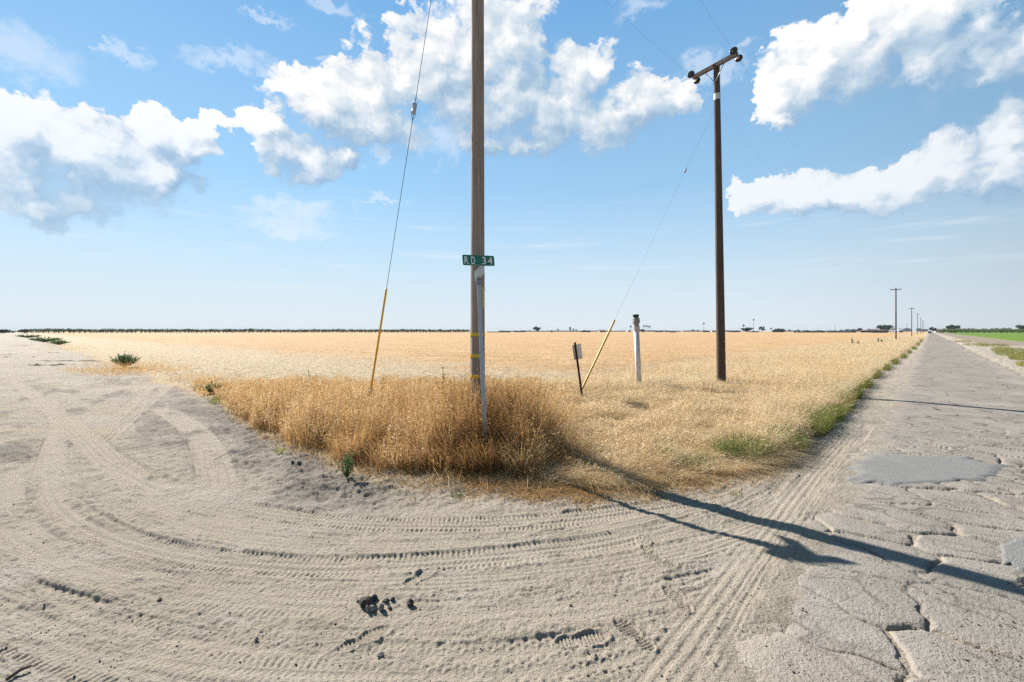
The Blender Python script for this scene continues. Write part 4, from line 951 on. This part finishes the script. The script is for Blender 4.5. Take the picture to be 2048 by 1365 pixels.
for a in ((985, 905, .8, 4, 'dark dead twigs beside the foot of the street sign post', .12, 1), (940, 900, .85, 4, 'dead twigs tangled left of the street sign post in tall grass', -.25, 2), (1035, 880, .7, 4, 'dead twigs in the tall grass right of the street sign', .2, 3),
          (1165, 808, .42, 4, 'dead twigs around the foot of the rusty sign post', -.1, 4), (1215, 790, .75, 2, 'thin dead stalks between the rusty sign post and white pipe', .05, 5), (1345, 785, .75, 2, 'thin dead stalks between the white pipe and the dark pole', .05, 6), (1505, 800, .95, 3, 'tall thin dead stalks right of the dark crossarm pole', .05, 7), (925, 935, .4, 4, 'grey dead twigs low at the shaded front of the grass', -.1, 8), (1420, 790, .6, 2, 'thin dead stalk just left of the dark pole foot', -.05, 9)): twigs(*a)

# green weeds: stem and leaves
M_weedstem = plain('weed_stem', (.10, .13, .05), .8, .1, .25, 20)
def weed(label, c, h, wd, n_st, n_lf, lf, upright, tone, seed, group=None):
    rg = np.random.default_rng(seed); z0 = float(ground_z(c[0], c[1])); t = thing('weed', label, 'weed', (c[0], c[1], z0), group); mb = MB(); st = Strips(); b0 = Vector(t.location)
    for k in range(n_st):
        a = rg.random() * 6.28; sp = (0 if k == 0 else rg.uniform(.3, 1)) * wd / 2; hh = h * (1 if k == 0 else rg.uniform(.45, .95) * (1 - .5 * (1 - upright) * sp / (wd / 2 + 1e-6)))
        pts = [b0 + Vector((math.cos(a) * sp * f ** .8, math.sin(a) * sp * f ** .8, hh * f ** (1.0 if upright > .5 else .8))) + Vector(rg.normal(0, .008, 3)) * f for f in np.linspace(0, 1, 6)]
        mb.tube(pts, [.006 * h * (1 - .8 * i / 5) + .0015 for i in range(6)], 5, cap=False)
        P = []; D = []
        for _ in range(n_lf):
            f = rg.uniform(.08, 1) * 4.99; i = int(f); p = pts[i].lerp(pts[i + 1], f - i); b_ = rg.random() * 6.28; el = rg.uniform(.1, 1.1)
            P.append(p); D.append((math.cos(b_) * math.cos(el), math.sin(b_) * math.cos(el), math.sin(el)))
        P = np.array([tuple(p) for p in P]); D = np.array(D); S2 = unit(np.cross(D, rg.normal(0, 1, D.shape))); m = len(P)
        st.leaves(P, D, S2, lf * rg.uniform(.5, 1.2, m), lf * .22 * rg.uniform(.6, 1.2, m), np.clip(tone + rg.normal(0, .2, m), 0, 1))
    mb.build('stem', M_weedstem, t); o = st.build('leaves', M_leaf, t); o.matrix_parent_inverse = Matrix.Translation(-t.location); return t
weed('bushy dark green weed growing at the edge of the dirt road', G(250, 736), .75, 1.25, 60, 60, .075, .55, .62, 1)
weed('small round green weed at the left end of the tall dry grass', G(424, 788), .32, .6, 34, 50, .05, .5, .5, 2)
weed('grey green upright weed on bare soil in front of the tall grass', G(694, 958), .32, .24, 9, 60, .035, .8, .75, 3)
weed('tall single green weed stalk rising from the grass left of the utility pole', G(886, 806), .82, .10, 2, 70, .05, 1, .4, 4)
weed('short pair of green stalks above the grass left of the yellow guy guard', G(617, 781), .52, .16, 3, 40, .045, 1, .5, 5)
weed('thin green stalk in the grass just right of the yellow guy guard', G(766, 800), .5, .1, 2, 30, .04, 1, .5, 6)
weed('low wide green shrub nearest the dirt road in the far left pair', G(118, 690), .8, 2.4, 60, 50, .12, .3, .6, 7)
weed('low wide green shrub behind its neighbour, far left along the dirt road', G(90, 684.5), 1.0, 4.6, 80, 50, .16, .3, .65, 8)
weed('flat green shrub farthest along the dirt road at the left', G(55, 676), 1.0, 6, 80, 50, .2, .3, .6, 9)
for px, py, h, lb in ((1704, 690.5, .9, 'leftmost of the small dark weeds standing in the far dry field'), (1716.5, 690.5, .65, 'second small dark weed from the left in the far dry field'), (1757, 687, .8, 'third small dark weed in the far dry field, left of the thin pole'), (1763, 687, .7, 'small dark weed nearest the thin pole in the far dry field')):
    weed(lb, G(px, py), h, .35, 4, 30, .14, .9, .15, int(px), 'weeds in the far field')

# ------------------------------------------------------------------ stones and sticks on the sand
ALB = .8
M_clod = plain('dark_clod', (.085, .075, .068), .95, .1, .45, 26, bmp=.006)
M_stone = plain('grey_stone', (.27, .24, .205), .95, .1, .3, 22, bmp=.005)
def rock(label, px, py, sx, sy, sz, seed, mat, name='dirt_clod', group='clods of dirt on the sand', sink=.25):
    rg = np.random.default_rng(seed); bm = __import__('bmesh').new(); __import__('bmesh').ops.create_icosphere(bm, subdivisions=3, radius=1)
    me = bpy.data.meshes.new(name); c = G(px, py); z0 = float(ground_z(c[0], c[1])); ang = rg.random() * 6.28
    pl = [(Vector(rg.normal(0, 1, 3)).normalized(), rg.uniform(.55, .85)) for _ in range(9)]
    for v in bm.verts:
        p = v.co.normalized(); q = 1.
        for nn, dd in pl: q = min(q, dd / max(.01, p.dot(nn))) if p.dot(nn) > 0 else q
        q *= 1 + .10 * float(fbm(np.array([p.x * 3 + seed]), np.array([p.y * 3 + p.z * 2]), 3, seed)[0])
        x, y, zz = p.x * q * sx / 2, p.y * q * sy / 2, p.z * q * sz / 2
        v.co = (x * math.cos(ang) - y * math.sin(ang), x * math.sin(ang) + y * math.cos(ang), zz)
    bm.to_mesh(me); bm.free(); me.materials.append(mat)
    o = bpy.data.objects.new(name, me); COL.objects.link(o); o.location = (c[0], c[1], z0 + sz / 2 - sz * sink); return tag(o, label, 'clod', group)
rock('largest black clod of the heap lying on the sand', 734, 1208, .125, .10, .085, 1, M_clod)
rock('ragged black clod behind the heap, its upper right corner', 747, 1198, .06, .05, .05, 2, M_clod)
rock('small grey brown clod standing in the heap, leftmost of its front row', 735, 1222, .03, .03, .05, 3, M_stone)
rock('grey brown clod in the middle of the front row of the heap', 745, 1221, .042, .035, .055, 4, M_stone)
rock('grey brown pointed clod at the right end of the front row of the heap', 762, 1219, .05, .04, .058, 5, M_stone)
rock('dark crumb behind the right end of the heap', 772, 1203, .065, .03, .03, 6, M_clod)
rock('flat dark crumb at the far right of the heap', 786, 1201, .035, .03, .035, 7, M_clod)
rock('small dark crumb between the heap and the lone dark clod', 780, 1215, .04, .03, .022, 8, M_clod)
rock('lone dark round clod to the right of the heap', 820, 1211, .058, .05, .05, 9, M_clod)
rock('dark crumb at the left tip of the heap', 716, 1202, .03, .028, .025, 10, M_clod)
rock('dark clod pressed in the tyre tracks near the bottom of the picture', 760, 1312, .045, .035, .025, 11, M_stone)
rock('pale flat stone on dark soil in front of the tall grass', 598, 929, .085, .05, .04, 12, M_stone, 'stone', 'stones')
rock('grey stone left of the pale flat stone on dark soil', 586, 928, .06, .05, .045, 13, M_clod, 'stone', 'stones')
rock('small grey stone on the sand, far left of the clod heap', 512, 1278, .03, .025, .025, 14, M_stone, 'stone', 'stones')
rock('small dark stone on the sand at the lower left edge', 320, 1201, .035, .03, .022, 15, M_clod, 'stone', 'stones')
rock('small stone on the sand right of the lone dark clod', 1141, 1211, .02, .018, .016, 16, M_clod, 'stone', 'stones')
a_, b_ = G(12, 1362), G(62, 1335); mb = MB(); mb.tube([(a_[0], a_[1], float(ground_z(a_[0], a_[1])) + .012), ((a_[0] + b_[0]) / 2, (a_[1] + b_[1]) / 2 + .008, float(ground_z((a_[0] + b_[0]) / 2, (a_[1] + b_[1]) / 2)) + .022), (b_[0], b_[1], float(ground_z(b_[0], b_[1])) + .018)], [.008, .0095, .006], 7)
tag(mb.build('stick', M_twig), 'short dark stick lying on the sand in the bottom left corner', 'stick')
# grit and crumbs scattered over sand and pavement
def pebbles(n):
    py = rng.uniform(960, 1420, n); px = rng.uniform(-150, 2200, n); y = F * CAM_H / (py - HZ); x = (px - 1024) / F * y; g = grass_depth(x, y); r, nn = rn(x, y)
    pr = np.where(nn > -1.0, .9, .35) * sst(fbm(x / .8, y / .8, 2, 261), -.6, .4); k = (g < -.1) & (rng.random(n) < pr); x, y, nn = x[k], y[k], nn[k]; m = len(x)
    s = rng.lognormal(-5.75, .42, m); ir = np.clip(np.searchsorted(rows, y), 0, NR - 1); jc = np.clip(np.round((x / y + 1.36) / 2.72 * (NC - 1)).astype(int), 0, NC - 1)
    zz = np.where((nn > -1.2) & (nn < 3), np.maximum(_zg[ir, jc], zr.reshape(NR, NC)[ir, jc]), _zg[ir, jc])
    oc = np.array([(1, 0, 0), (0, 1, 0), (-1, 0, 0), (0, -1, 0), (0, 0, .8), (0, 0, -.5)]); V = oc[None] * s[:, None, None] * rng.uniform(.6, 1.3, (m, 6, 1)) + np.stack([x, y, zz + s * .3], 1)[:, None, :]
    a = rng.random(m) * 6.28; ff = np.array([(0, 1, 4), (1, 2, 4), (2, 3, 4), (3, 0, 4), (1, 0, 5), (2, 1, 5), (3, 2, 5), (0, 3, 5)])
    Fs = (np.arange(m) * 6)[:, None, None] + ff[None]
    return mesh_np('gravel', V.reshape(-1, 3), [Fs.reshape(-1, 3)], leafmat('grit', [(0, (.07, .065, .06)), (.5, (.20, .175, .145)), (1, (.42, .38, .33))], .0), dict(tone=np.repeat(rng.random(m), 6)))
tag(pebbles(9000), kind='stuff')

# ------------------------------------------------------------------ far trees, palms, farm buildings
ALB = .72
def crown(st, blobs, n, size, tone, seed, shell=.55, flat=.0):
    rg = np.random.default_rng(seed); vol = np.array([b[3] * b[4] * b[5] for b in blobs]) ** .67; cnt = np.maximum(6, (n * vol / vol.sum()).astype(int))
    for (cx, cy, cz, rx, ry, rz), m in zip(blobs, cnt):
        d = rg.normal(0, 1, (m, 3)); d /= np.linalg.norm(d, axis=1, keepdims=True); q = (shell + (1 - shell) * rg.random(m)) * (1 + .16 * np.sin(d[:, 0] * 5 + seed) * np.sin(d[:, 2] * 6))
        P = np.array([cx, cy, cz]) + d * q[:, None] * np.array([rx, ry, rz]); P[:, 2] = np.maximum(P[:, 2], .02)
        D = unit(d + rg.normal(0, .7, (m, 3))); S2 = unit(np.cross(D, rg.normal(0, 1, (m, 3)))); l = size * rg.uniform(.6, 1.4, m)
        st.leaves(P - D * l[:, None] * .5, D, S2, l, l * .42, np.clip(tone + rg.normal(0, .2, m), 0, 1))
def tree_mesh(W_, H, kind, seed, mat=None, tone=.45, n=900):
    """meshes round the origin: returns [(name, object)] parts to be parented"""
    rg = np.random.default_rng(seed); st = Strips(); mb = MB(); parts = []
    if kind == 'round': th_ = .12; bl = [(rg.normal(0, .2) * W_, rg.normal(0, .2) * W_, H * rg.uniform(.36, .74), W_ * rg.uniform(.17, .28), W_ * rg.uniform(.17, .28), H * rg.uniform(.17, .26)) for _ in range(12)] + [(0, 0, H * .48, W_ * .36, W_ * .36, H * .42)]
    elif kind == 'open': th_ = .25; bl = [(q * math.cos(k * 2.4) * W_, q * math.sin(k * 2.4) * W_, H * rg.uniform(.38, .88 - .5 * q), W_ * rg.uniform(.09, .16), W_ * rg.uniform(.09, .16), H * rg.uniform(.10, .17)) for k in range(13) for q in (rg.uniform(.05, .40),)]
    elif kind == 'tall': th_ = .3; bl = [(rg.normal(0, .12) * W_, rg.normal(0, .12) * W_, H * f, W_ * rg.uniform(.22, .4), W_ * rg.uniform(.22, .4), H * .12) for f in (.4, .5, .6, .7, .8, .9)]
    elif kind == 'bush': th_ = .1; bl = [(q * W_, rg.uniform(-.2, .2) * W_, H * rg.uniform(.22, .62) * (1 - abs(q)), W_ * rg.uniform(.12, .2), W_ * .18, H * rg.uniform(.28, .42)) for _ in range(10) for q in (rg.uniform(-.36, .36),)]
    crown(st, bl, n, max(.065 * W_, .05 * H), tone, seed, .45)
    mb.tube([(0, 0, -.3), (.02 * W_, 0, H * th_), (-.02 * W_, 0, H * .75)], [H * .03, H * .024, H * .012], 7)
    for b in bl[:6]: mb.tube([(.02 * W_, 0, H * th_), (b[0] * .6, b[1] * .6, (H * th_ + b[2]) / 2), (b[0], b[1], b[2])], [H * .016, H * .011, H * .005], 5, cap=False)
    tr = mb.build('trunk', M_bark); cr = st.build('crown', mat or M_tree); return [tr, cr]
def palm_mesh(H, W_, seed):
    rg = np.random.default_rng(seed); st = Strips(); mb = MB(); mb.tube([(0, 0, -.3), (.1, 0, H * .5), (.15, 0, H * .93)], [H * .018 + .12, .22, .2], 7)
    n = 46; a = rg.random(n) * 6.28; el = rg.uniform(-.9, 1.25, n); L = W_ / 2 * rg.uniform(.8, 1.1, n); tt = np.linspace(0, 1, 5)[None]
    C = np.zeros((n, 5, 3)); hx = L[:, None] * tt * np.cos(el * .6)[:, None]; C[..., 0] = .15 + np.cos(a)[:, None] * hx; C[..., 1] = np.sin(a)[:, None] * hx
    C[..., 2] = H * .93 + L[:, None] * (np.sin(el)[:, None] * tt - .5 * tt ** 2)
    sd = np.stack([-np.sin(a), np.cos(a), 0 * a], 1); wd = np.array([.3, .8, 1, .8, .2])[None] * L[:, None] * .13
    st.ribbons(C, sd, wd, np.clip(rg.normal(.3, .2, n), 0, 1)); return [mb.build('trunk', M_bark), st.build('crown', M_tree)]
def plant(label, cat, name, px, py_top, w_px, Y, kind, seed, tone=.4, mat=None, group=None, n=900):
    x = (px - 1024) / F * Y; H = CAM_H + (HZ - py_top) / F * Y; W_ = w_px / F * Y
    parts = palm_mesh(H, W_, seed) if kind == 'palm' else tree_mesh(W_, H, kind, seed, mat, tone, n)
    t = thing(name, label, cat, (x, Y, 0), group)
    for o in parts: o.parent = t
    return t
T = [ # label, px, top, width, distance, kind, tone
 ('open branching tree standing alone on the horizon, left of the small white sign', 1074, 651.5, 19, 850, 'open', .35),
 ('low round tree on the horizon just right of the open branching tree', 1104, 659.5, 8, 850, 'bush', .4),
 ('small thin tree on the horizon between the open tree and the small sign', 1116, 657.5, 4, 880, 'tall', .4),
 ('slender tree on the horizon directly left of the small white sign', 1141, 654, 6, 850, 'tall', .3),
 ('thin tree on the horizon behind the small white sign', 1146.5, 657, 5, 850, 'tall', .3),
 ('lowest thin tree on the horizon right of the small white sign', 1152, 658, 4, 850, 'tall', .35),
 ('low spreading bush on the horizon between small sign and yellow guard', 1172, 660, 22, 900, 'bush', .5),
 ('low bush on the horizon left of the open branching tree', 1040, 661.5, 26, 950, 'bush', .4),
 ('low dark trees at the foot of the palm left of the white pipe', 1259, 659.5, 7, 800, 'bush', .15),
 ('dark bushy tree at the foot of the palm row right of the white pipe', 1285, 658.5, 11, 800, 'round', .12),
 ('low round bush on the horizon right of the palm row', 1335, 660.5, 9, 850, 'bush', .4),
 ('flat bush on the horizon left of the low round bush past the palms', 1318, 661.5, 20, 950, 'bush', .5),
 ('small tree on the horizon, left one before the farmhouse roofs', 1384.5, 658.5, 7, 850, 'round', .5),
 ('small tree on the horizon just left of the farmhouse roofs', 1396, 659.3, 6, 850, 'round', .45),
 ('low green tree beside the farmhouse left of the dark pole', 1410, 659, 9, 860, 'bush', .5),
 ('dark dense tree below the short palm right of the dark pole', 1493, 655.3, 19, 800, 'round', .2),
 ('pale loose tree right of the tallest palm', 1524, 651.8, 13, 800, 'open', .75),
 ('wide pale green bush on the horizon right of the pale loose tree', 1557, 655.5, 24, 780, 'bush', .8),
 ('small green tree right of the wide pale bush', 1579, 658.5, 7, 800, 'round', .5),
 ('small dark round bush in front of the far hedge', 1591, 661, 8, 560, 'bush', .4),
 ('small rounded tree on the horizon above the dark round bush', 1597, 658, 6, 850, 'round', .45),
 ('low round tree in the middle of the far right horizon', 1616, 660, 9, 900, 'bush', .5),
 ('small tree left of the lone far power pole', 1637, 660, 4, 900, 'round', .4),
 ('low round tree just left of the lone far power pole', 1644, 660.3, 9, 900, 'bush', .35),
 ('loose spreading tree left of the long brown barn', 1720, 655.3, 14, 780, 'open', .4),
 ('pale bush left of the loose spreading tree by the barn', 1707, 659.5, 10, 820, 'bush', .7),
 ('big dark dense tree rising behind the long brown barn', 1769.5, 648.8, 24, 700, 'round', .08),
 ('dark ragged tree at the end of the paved road', 1866, 653.2, 13, 600, 'open', .25),
 ('dark small tree right of the ragged tree at the road end', 1874.5, 656.5, 7, 620, 'round', .15),
 ('dark green tree in front of the spreading tree near the road end', 1886.5, 655.2, 9, 560, 'round', .3),
 ('wide spreading tree above the citrus orchard', 1905, 648.3, 28, 640, 'open', .35),
 ('green tree at the right edge above the citrus orchard', 2046, 649, 18, 600, 'round', .6)]
for i, (lb, px, top, wp, Y_, kd, tn) in enumerate(T):
    plant(lb, 'bush' if kd == 'bush' else 'tree', 'bush' if kd == 'bush' else 'tree', px, top, wp, Y_, kd, 300 + i, tn, n=700 if wp < 10 else 2200)
for i, (px, top, wp, lb) in enumerate(((1261.5, 651.5, 5.5, 'lone palm just left of the white pipe'), (1287.5, 650.8, 5, 'leftmost palm of the row right of the white pipe'), (1292, 650.2, 5, 'second palm of the row right of the white pipe'), (1296, 651.4, 5, 'third palm of the row right of the white pipe'), (1300, 652, 5, 'rightmost palm of the row right of the white pipe'),
        (1407.5, 645, 5.5, 'tall thin palm left of the dark crossarm pole'), (1487, 649, 6, 'short thick palm right of the dark crossarm pole'), (1507, 637, 5, 'tallest palm, alone right of the dark crossarm pole'), (1542, 656, 5, 'small faded palm left of the wide pale bush'))):
    plant(lb + ', far on the horizon', 'palm tree', 'palm_tree', px, top, wp, 800, 'palm', 400 + i, group='palms on the horizon')
# bluish wooded masses at the limit of sight
far_m = leafmat('distant_leaves', [(0, (.03, .05, .03)), (1, (.09, .12, .08))], .2, fine=.2)
def wood_mass(x0, x1, top, Y_, seed):
    rg = np.random.default_rng(seed); st = Strips(); bl = []; px = x0
    while px < x1:
        wpx = rg.uniform(3, 8); h = (CAM_H + (HZ - top) / F * Y_) * rg.uniform(.6, 1.08); bl.append(((px - 1024) / F * Y_, Y_ + rg.uniform(-40, 40), h * .5, wpx / F * Y_ * .7, 12, h * .5)); px += wpx * .8
    crown(st, bl, 130 * len(bl), 5, .5, seed, .5); return tag(st.build('distant_trees', far_m), kind='stuff')
for i, a in enumerate(((1778, 1862, 656.5, 2300), (1925, 2030, 656.5, 2400), (1690, 1770, 658.5, 2500), (1000, 1250, 662.2, 2000), (1300, 1480, 661.8, 2000), (1560, 1690, 661.5, 2200))): wood_mass(*a, 500 + i)
# hedge lines: low dark crops across the field's far end
hm = leafmat('hedge_leaves', [(0, (.03, .05, .02)), (1, (.08, .12, .05))], .2, fine=.3)
for i, (x0, x1, Y_, h, lb) in enumerate(((1596, 1650, 620, 1.3, 'long low dark green hedge at the far end of the dry field'), (1655, 1712, 620, 1.2, 'long low hedge left of the brown barn at the far field edge'), (1745, 1772, 520, 1.1, 'short dark green hedge in front of the brown barn'), (1340, 1352, 650, .9, 'short low hedge at the far field edge left of the dark pole'), (975, 1020, 700, 1.0, 'low grey green hedge at the far field edge right of the street sign'))):
    st = Strips(); n = int((x1 - x0) / 2.2); crown(st, [((x0 + (x1 - x0) * (k + .5) / n - 1024) / F * Y_, Y_, h * .5, 1.1 * (x1 - x0) / n / F * Y_, 1.5, h * .55) for k in range(n)], 60 * n, .9, .45, 520 + i); tag(st.build('hedge', hm), lb, 'hedge', 'far hedges')

# young orchard along the left horizon: every tree of the two front rows
M_orch = leafmat('orchard_leaves', [(0, (.03, .065, .018)), (.5, (.065, .125, .034)), (1, (.12, .18, .052))], .28, fine=.5)
protos = []
for k in range(4):
    t = thing('orchard_tree', 'small dark green tree in the even orchard rows along the left horizon', 'fruit tree', (0, 0, 0), 'orchard trees on the left horizon')
    for o in tree_mesh(5.6, 4.2, 'round', 600 + k, M_orch, .6, 260): o.parent = t
    protos.append([t, False])
def orchard(px0, px1, Y0, Y1, n):
    for i in range(n):
        f = i / (n - 1); Yk = 1 / ((1 / Y0) * (1 - f) + (1 / Y1) * f) if Y0 != Y1 else Y0
        A = np.array([(px0 - 1024) / F * Y0, Y0]); B = np.array([(px1 - 1024) / F * Y1, Y1]); p = A + (B - A) * f + rng.normal(0, .3, 2); pr = protos[int(rng.integers(4))]; loc = (p[0], p[1], 0)
        if not pr[1]: o = pr[0]; pr[1] = True; o.location = loc
        else: o = copy_tree(pr[0], loc)
        s = rng.uniform(.95, 1.2); o.scale = (s * 1.3, s * 1.3, s * rng.uniform(.92, 1.1)); o.rotation_euler = (0, 0, rng.random() * 6.28)
orchard(66, 940, 385, 545, 118); orchard(62, 935, 391, 552, 110)
big = plant('bigger dark tree at the left end of the orchard beside the dirt road', 'tree', 'tree', 51, 657.6, 24, 330, 'round', 700, .25)
plant('dark rounded trees cut by the left edge of the picture', 'tree', 'tree', 2, 658.6, 32, 330, 'round', 701, .2)
# citrus beyond the green field
cp = []
for k in range(3):
    t = thing('citrus_tree', 'yellow green citrus tree in the dense row beyond the green field', 'citrus tree', (0, 0, 0), 'citrus trees beyond the green field')
    for o in tree_mesh(7.4, 4.3, 'round', 620 + k, M_citrus, .6, 420): o.parent = t
    cp.append([t, False])
ix = 0
for row in range(4):
    for i in range(15):
        px = 1884 + 22.6 / 2 * i * 1.02 + row * 2; Yk = 470 + row * 8 - 2.2 * i
        if px > 2056 or (i % 2 == 1 and row == 0 and i > 2): continue
        pr = cp[ix % 3]; ix += 1; loc = ((px - 1024) / F * Yk, Yk, 0)
        o = pr[0] if not pr[1] else copy_tree(pr[0], loc); pr[1] = True; o.location = loc; s = rng.uniform(.9, 1.1); o.scale = (s, s, s); o.rotation_euler = (0, 0, rng.random() * 6.28)
# farm buildings
M_wall = plain('pale_wall', (.55, .52, .47), .8, .2, .08, 1); M_roofb = plain('brown_roof', (.23, .15, .115), .8, .2, .15, .6); M_roofw = plain('white_roof', (.72, .72, .72), .6, .3, .05, .5)
M_roofr = plain('red_roof', (.30, .11, .085), .8, .2, .1, .6); M_win = plain('dark_window', (.02, .022, .026), .2, .5, .1, 1); M_blackish = plain('blackish_matte', (.045, .04, .036), .8, .2, .1, 1)  # near-black tone shared by doors, barn posts, some walls and wheels
def building(label, px, w_px, Y_, h, ridge, roof, name='farmhouse', cat='farmhouse', open_=False, wall=None, dpt=9):
    x = (px - 1024) / F * Y_; Wm = w_px / F * Y_; t = thing(name, label, cat, (x, Y_, 0)); o = Vector((x, Y_, 0))
    if open_:
        for k in range(max(3, int(Wm / 8))):
            q = MB(); q.box(o + Vector((-Wm / 2 + .4 + (Wm - .8) * k / (max(3, int(Wm / 8)) - 1), -dpt / 2 + .3, h / 2)), (.3, .3, h)); q.build('post', M_blackish, t)
        q = MB(); q.box(o + Vector((0, dpt / 2 - .3, h / 2)), (Wm - .4, .2, h)); q.build('wall', wall or M_wall, t)
    else:
        q = MB(); q.box(o + Vector((0, 0, h / 2)), (Wm, dpt, h)); q.build('wall', wall or M_wall, t)
        for k in range(max(2, int(Wm / 5))):
            q = MB(); q.box(o + Vector((-Wm / 2 + Wm * (k + .5) / max(2, int(Wm / 5)), -dpt / 2 - .03, h * .55)), (1.3, .08, 1.1)); q.build('window', M_win, t)
        q = MB(); q.box(o + Vector((Wm * .08, -dpt / 2 - .035, 1.05)), (1., .09, 2.1)); q.build('door', M_blackish, t)
    q = MB(); a, b = Wm / 2 + .5, dpt / 2 + .7
    V = [(-a, -b, h), (a, -b, h), (a, b, h), (-a, b, h), (-a * .96, 0, h + ridge), (a * .96, 0, h + ridge), (-a, -b, h + .18), (a, -b, h + .18), (a, b, h + .18), (-a, b, h + .18)]
    q.add([o + Vector(v) for v in V], [(0, 3, 2, 1), (0, 1, 7, 6), (1, 2, 8, 7), (2, 3, 9, 8), (3, 0, 6, 9), (6, 7, 5, 4), (8, 9, 4, 5), (7, 8, 5), (9, 6, 4)]); q.build('roof', roof, t); return t
building('small red roofed house on the horizon behind the yellow guy guard', 1204, 12, 820, 2.6, 1.6, M_roofr)
building('pale roofed farmhouse on the horizon left of the dark pole', 1417, 16, 870, 2.6, 1.8, M_roofw, wall=M_blackish)
building('low grey roofed house touching the dark pole on its left', 1430, 16, 840, 2.4, 1.4, plain('grey_roof', (.30, .29, .29), .8, .2, .1, .6))
building('low dark house beneath the tallest palm', 1508, 16, 830, 2.0, 1.2, M_roofw, wall=M_blackish)
building('low dark barn right of the dark crossarm pole', 1467, 20, 840, 2.2, 1.0, plain('dark_roof', (.12, .11, .11), .8, .2, .1, .6), 'barn', 'barn', wall=M_blackish)
building('long brown roofed open barn in front of the big dark tree', 1749, 43, 640, 2.7, 1.3, M_roofb, 'barn', 'barn', True, M_blackish, 12)
building('white roofed shed at the right end of the long brown barn', 1776.5, 11, 640, 2.5, .9, M_roofw, 'shed', 'shed', True, M_blackish)
building('white roofed shed between the two nearest thin poles', 1797, 8, 660, 3.0, 1.4, M_roofw, 'shed', 'shed', False, plain('blue_wall', (.22, .28, .36), .7, .2, .1, 1))
building('brown roofed house hidden by trees at the end of the road', 1877, 10, 600, 2.8, 1.7, M_roofb)
building('low brown roofed house beneath the wide spreading tree', 1899, 14, 600, 3.2, 1.6, M_roofb)
def far_pole(label, px, top, Y_):
    x = (px - 1024) / F * Y_; H = CAM_H + (HZ - top) / F * Y_; t = thing('utility_pole', label, 'utility pole', (x, Y_, 0), 'utility poles'); mb = MB(); mb.tube([(x, Y_, -.3), (x, Y_, H)], [.22, .16], 8); mb.build('pole_shaft', M_pole2, t)
    mb = MB(); mb.box((x, Y_ - .2, H - .6), (2.4, .12, .14)); mb.build('crossarm', M_arm, t)
far_pole('lone faint power pole on the far right horizon left of the barn', 1670.5, 650.5, 760); far_pole('faint power pole between the two nearest thin roadside poles', 1814, 648, 640); far_pole('faint power pole left of the green tree at the right edge', 2038.5, 648, 620)
mb = MB(); p = G(1829, 667.8); V, Fs = lathe([(-.2, .22), (3.0, .22), (3.1, .16), (3.1, 0)], (p[0], p[1], 0), (0, 0, 1), 10); mb.add(V, Fs); t = thing('vent_pipe', 'small far white standpipe beside the thin roadside poles', 'vent pipe', (p[0], p[1], 0)); mb.build('pipe', M_white, t)
# a dark vehicle far down the road
def far_car(px, Y_):
    x = (px - 1024) / F * Y_; o = Vector((x, Y_, .0)); t = thing('car', 'dark vehicle tiny at the far end of the paved road', 'car', o); rz_ = Matrix.Rotation(-math.atan2(RD[0], RD[1]), 3, 'Z'); body = plain('dark_paint', (.03, .025, .022), .3, .5, .1, 1)
    q = MB(); q.box(o + Vector((0, 0, .72)), (1.85, 4.6, .72), rz_); q.build('body', body, t)
    V = [rz_ @ Vector(v) + o for v in ((-.82, -1.6, 1.06), (.82, -1.6, 1.06), (.82, 1.5, 1.06), (-.82, 1.5, 1.06), (-.66, -1.0, 1.75), (.66, -1.0, 1.75), (.66, 1.2, 1.75), (-.66, 1.2, 1.75))]
    q = MB(); q.add(V, [(0, 1, 5, 4), (1, 2, 6, 5), (2, 3, 7, 6), (3, 0, 4, 7), (4, 5, 6, 7)]); q.build('cabin', M_win, t)
    for sx in (-.85, .85):
        for sy in (-1.4, 1.4):
            q = MB(); c = rz_ @ Vector((sx, sy, .36)) + o; axv = rz_ @ Vector((1, 0, 0)); V, Fs = lathe([(-.11, 0), (-.11, .34), (.11, .34), (.11, 0)], c, axv, 12); q.add(V, Fs); q.build('wheel', M_blackish, t)
far_car(1859.5, 330)

# ------------------------------------------------------------------ valley haze: a shallow box of even air round the whole scene
hm_ = bpy.data.materials.new('valley_haze'); hm_.use_nodes = True; t = NT(hm_.node_tree); t.n.clear()
pv_ = t.node('ShaderNodeVolumePrincipled'); pv_.inputs['Color'].default_value = (.52, .59, .68, 1); pv_.inputs['Density'].default_value = .0001; pv_.inputs['Anisotropy'].default_value = 0
o = t.node('ShaderNodeOutputMaterial'); t.l.new(pv_.outputs[0], o.inputs['Volume'])
mb = MB(); mb.box((0, 1230, 8.4), (6400, 2960, 21.2)); tag(mb.build('haze', hm_), kind='stuff')
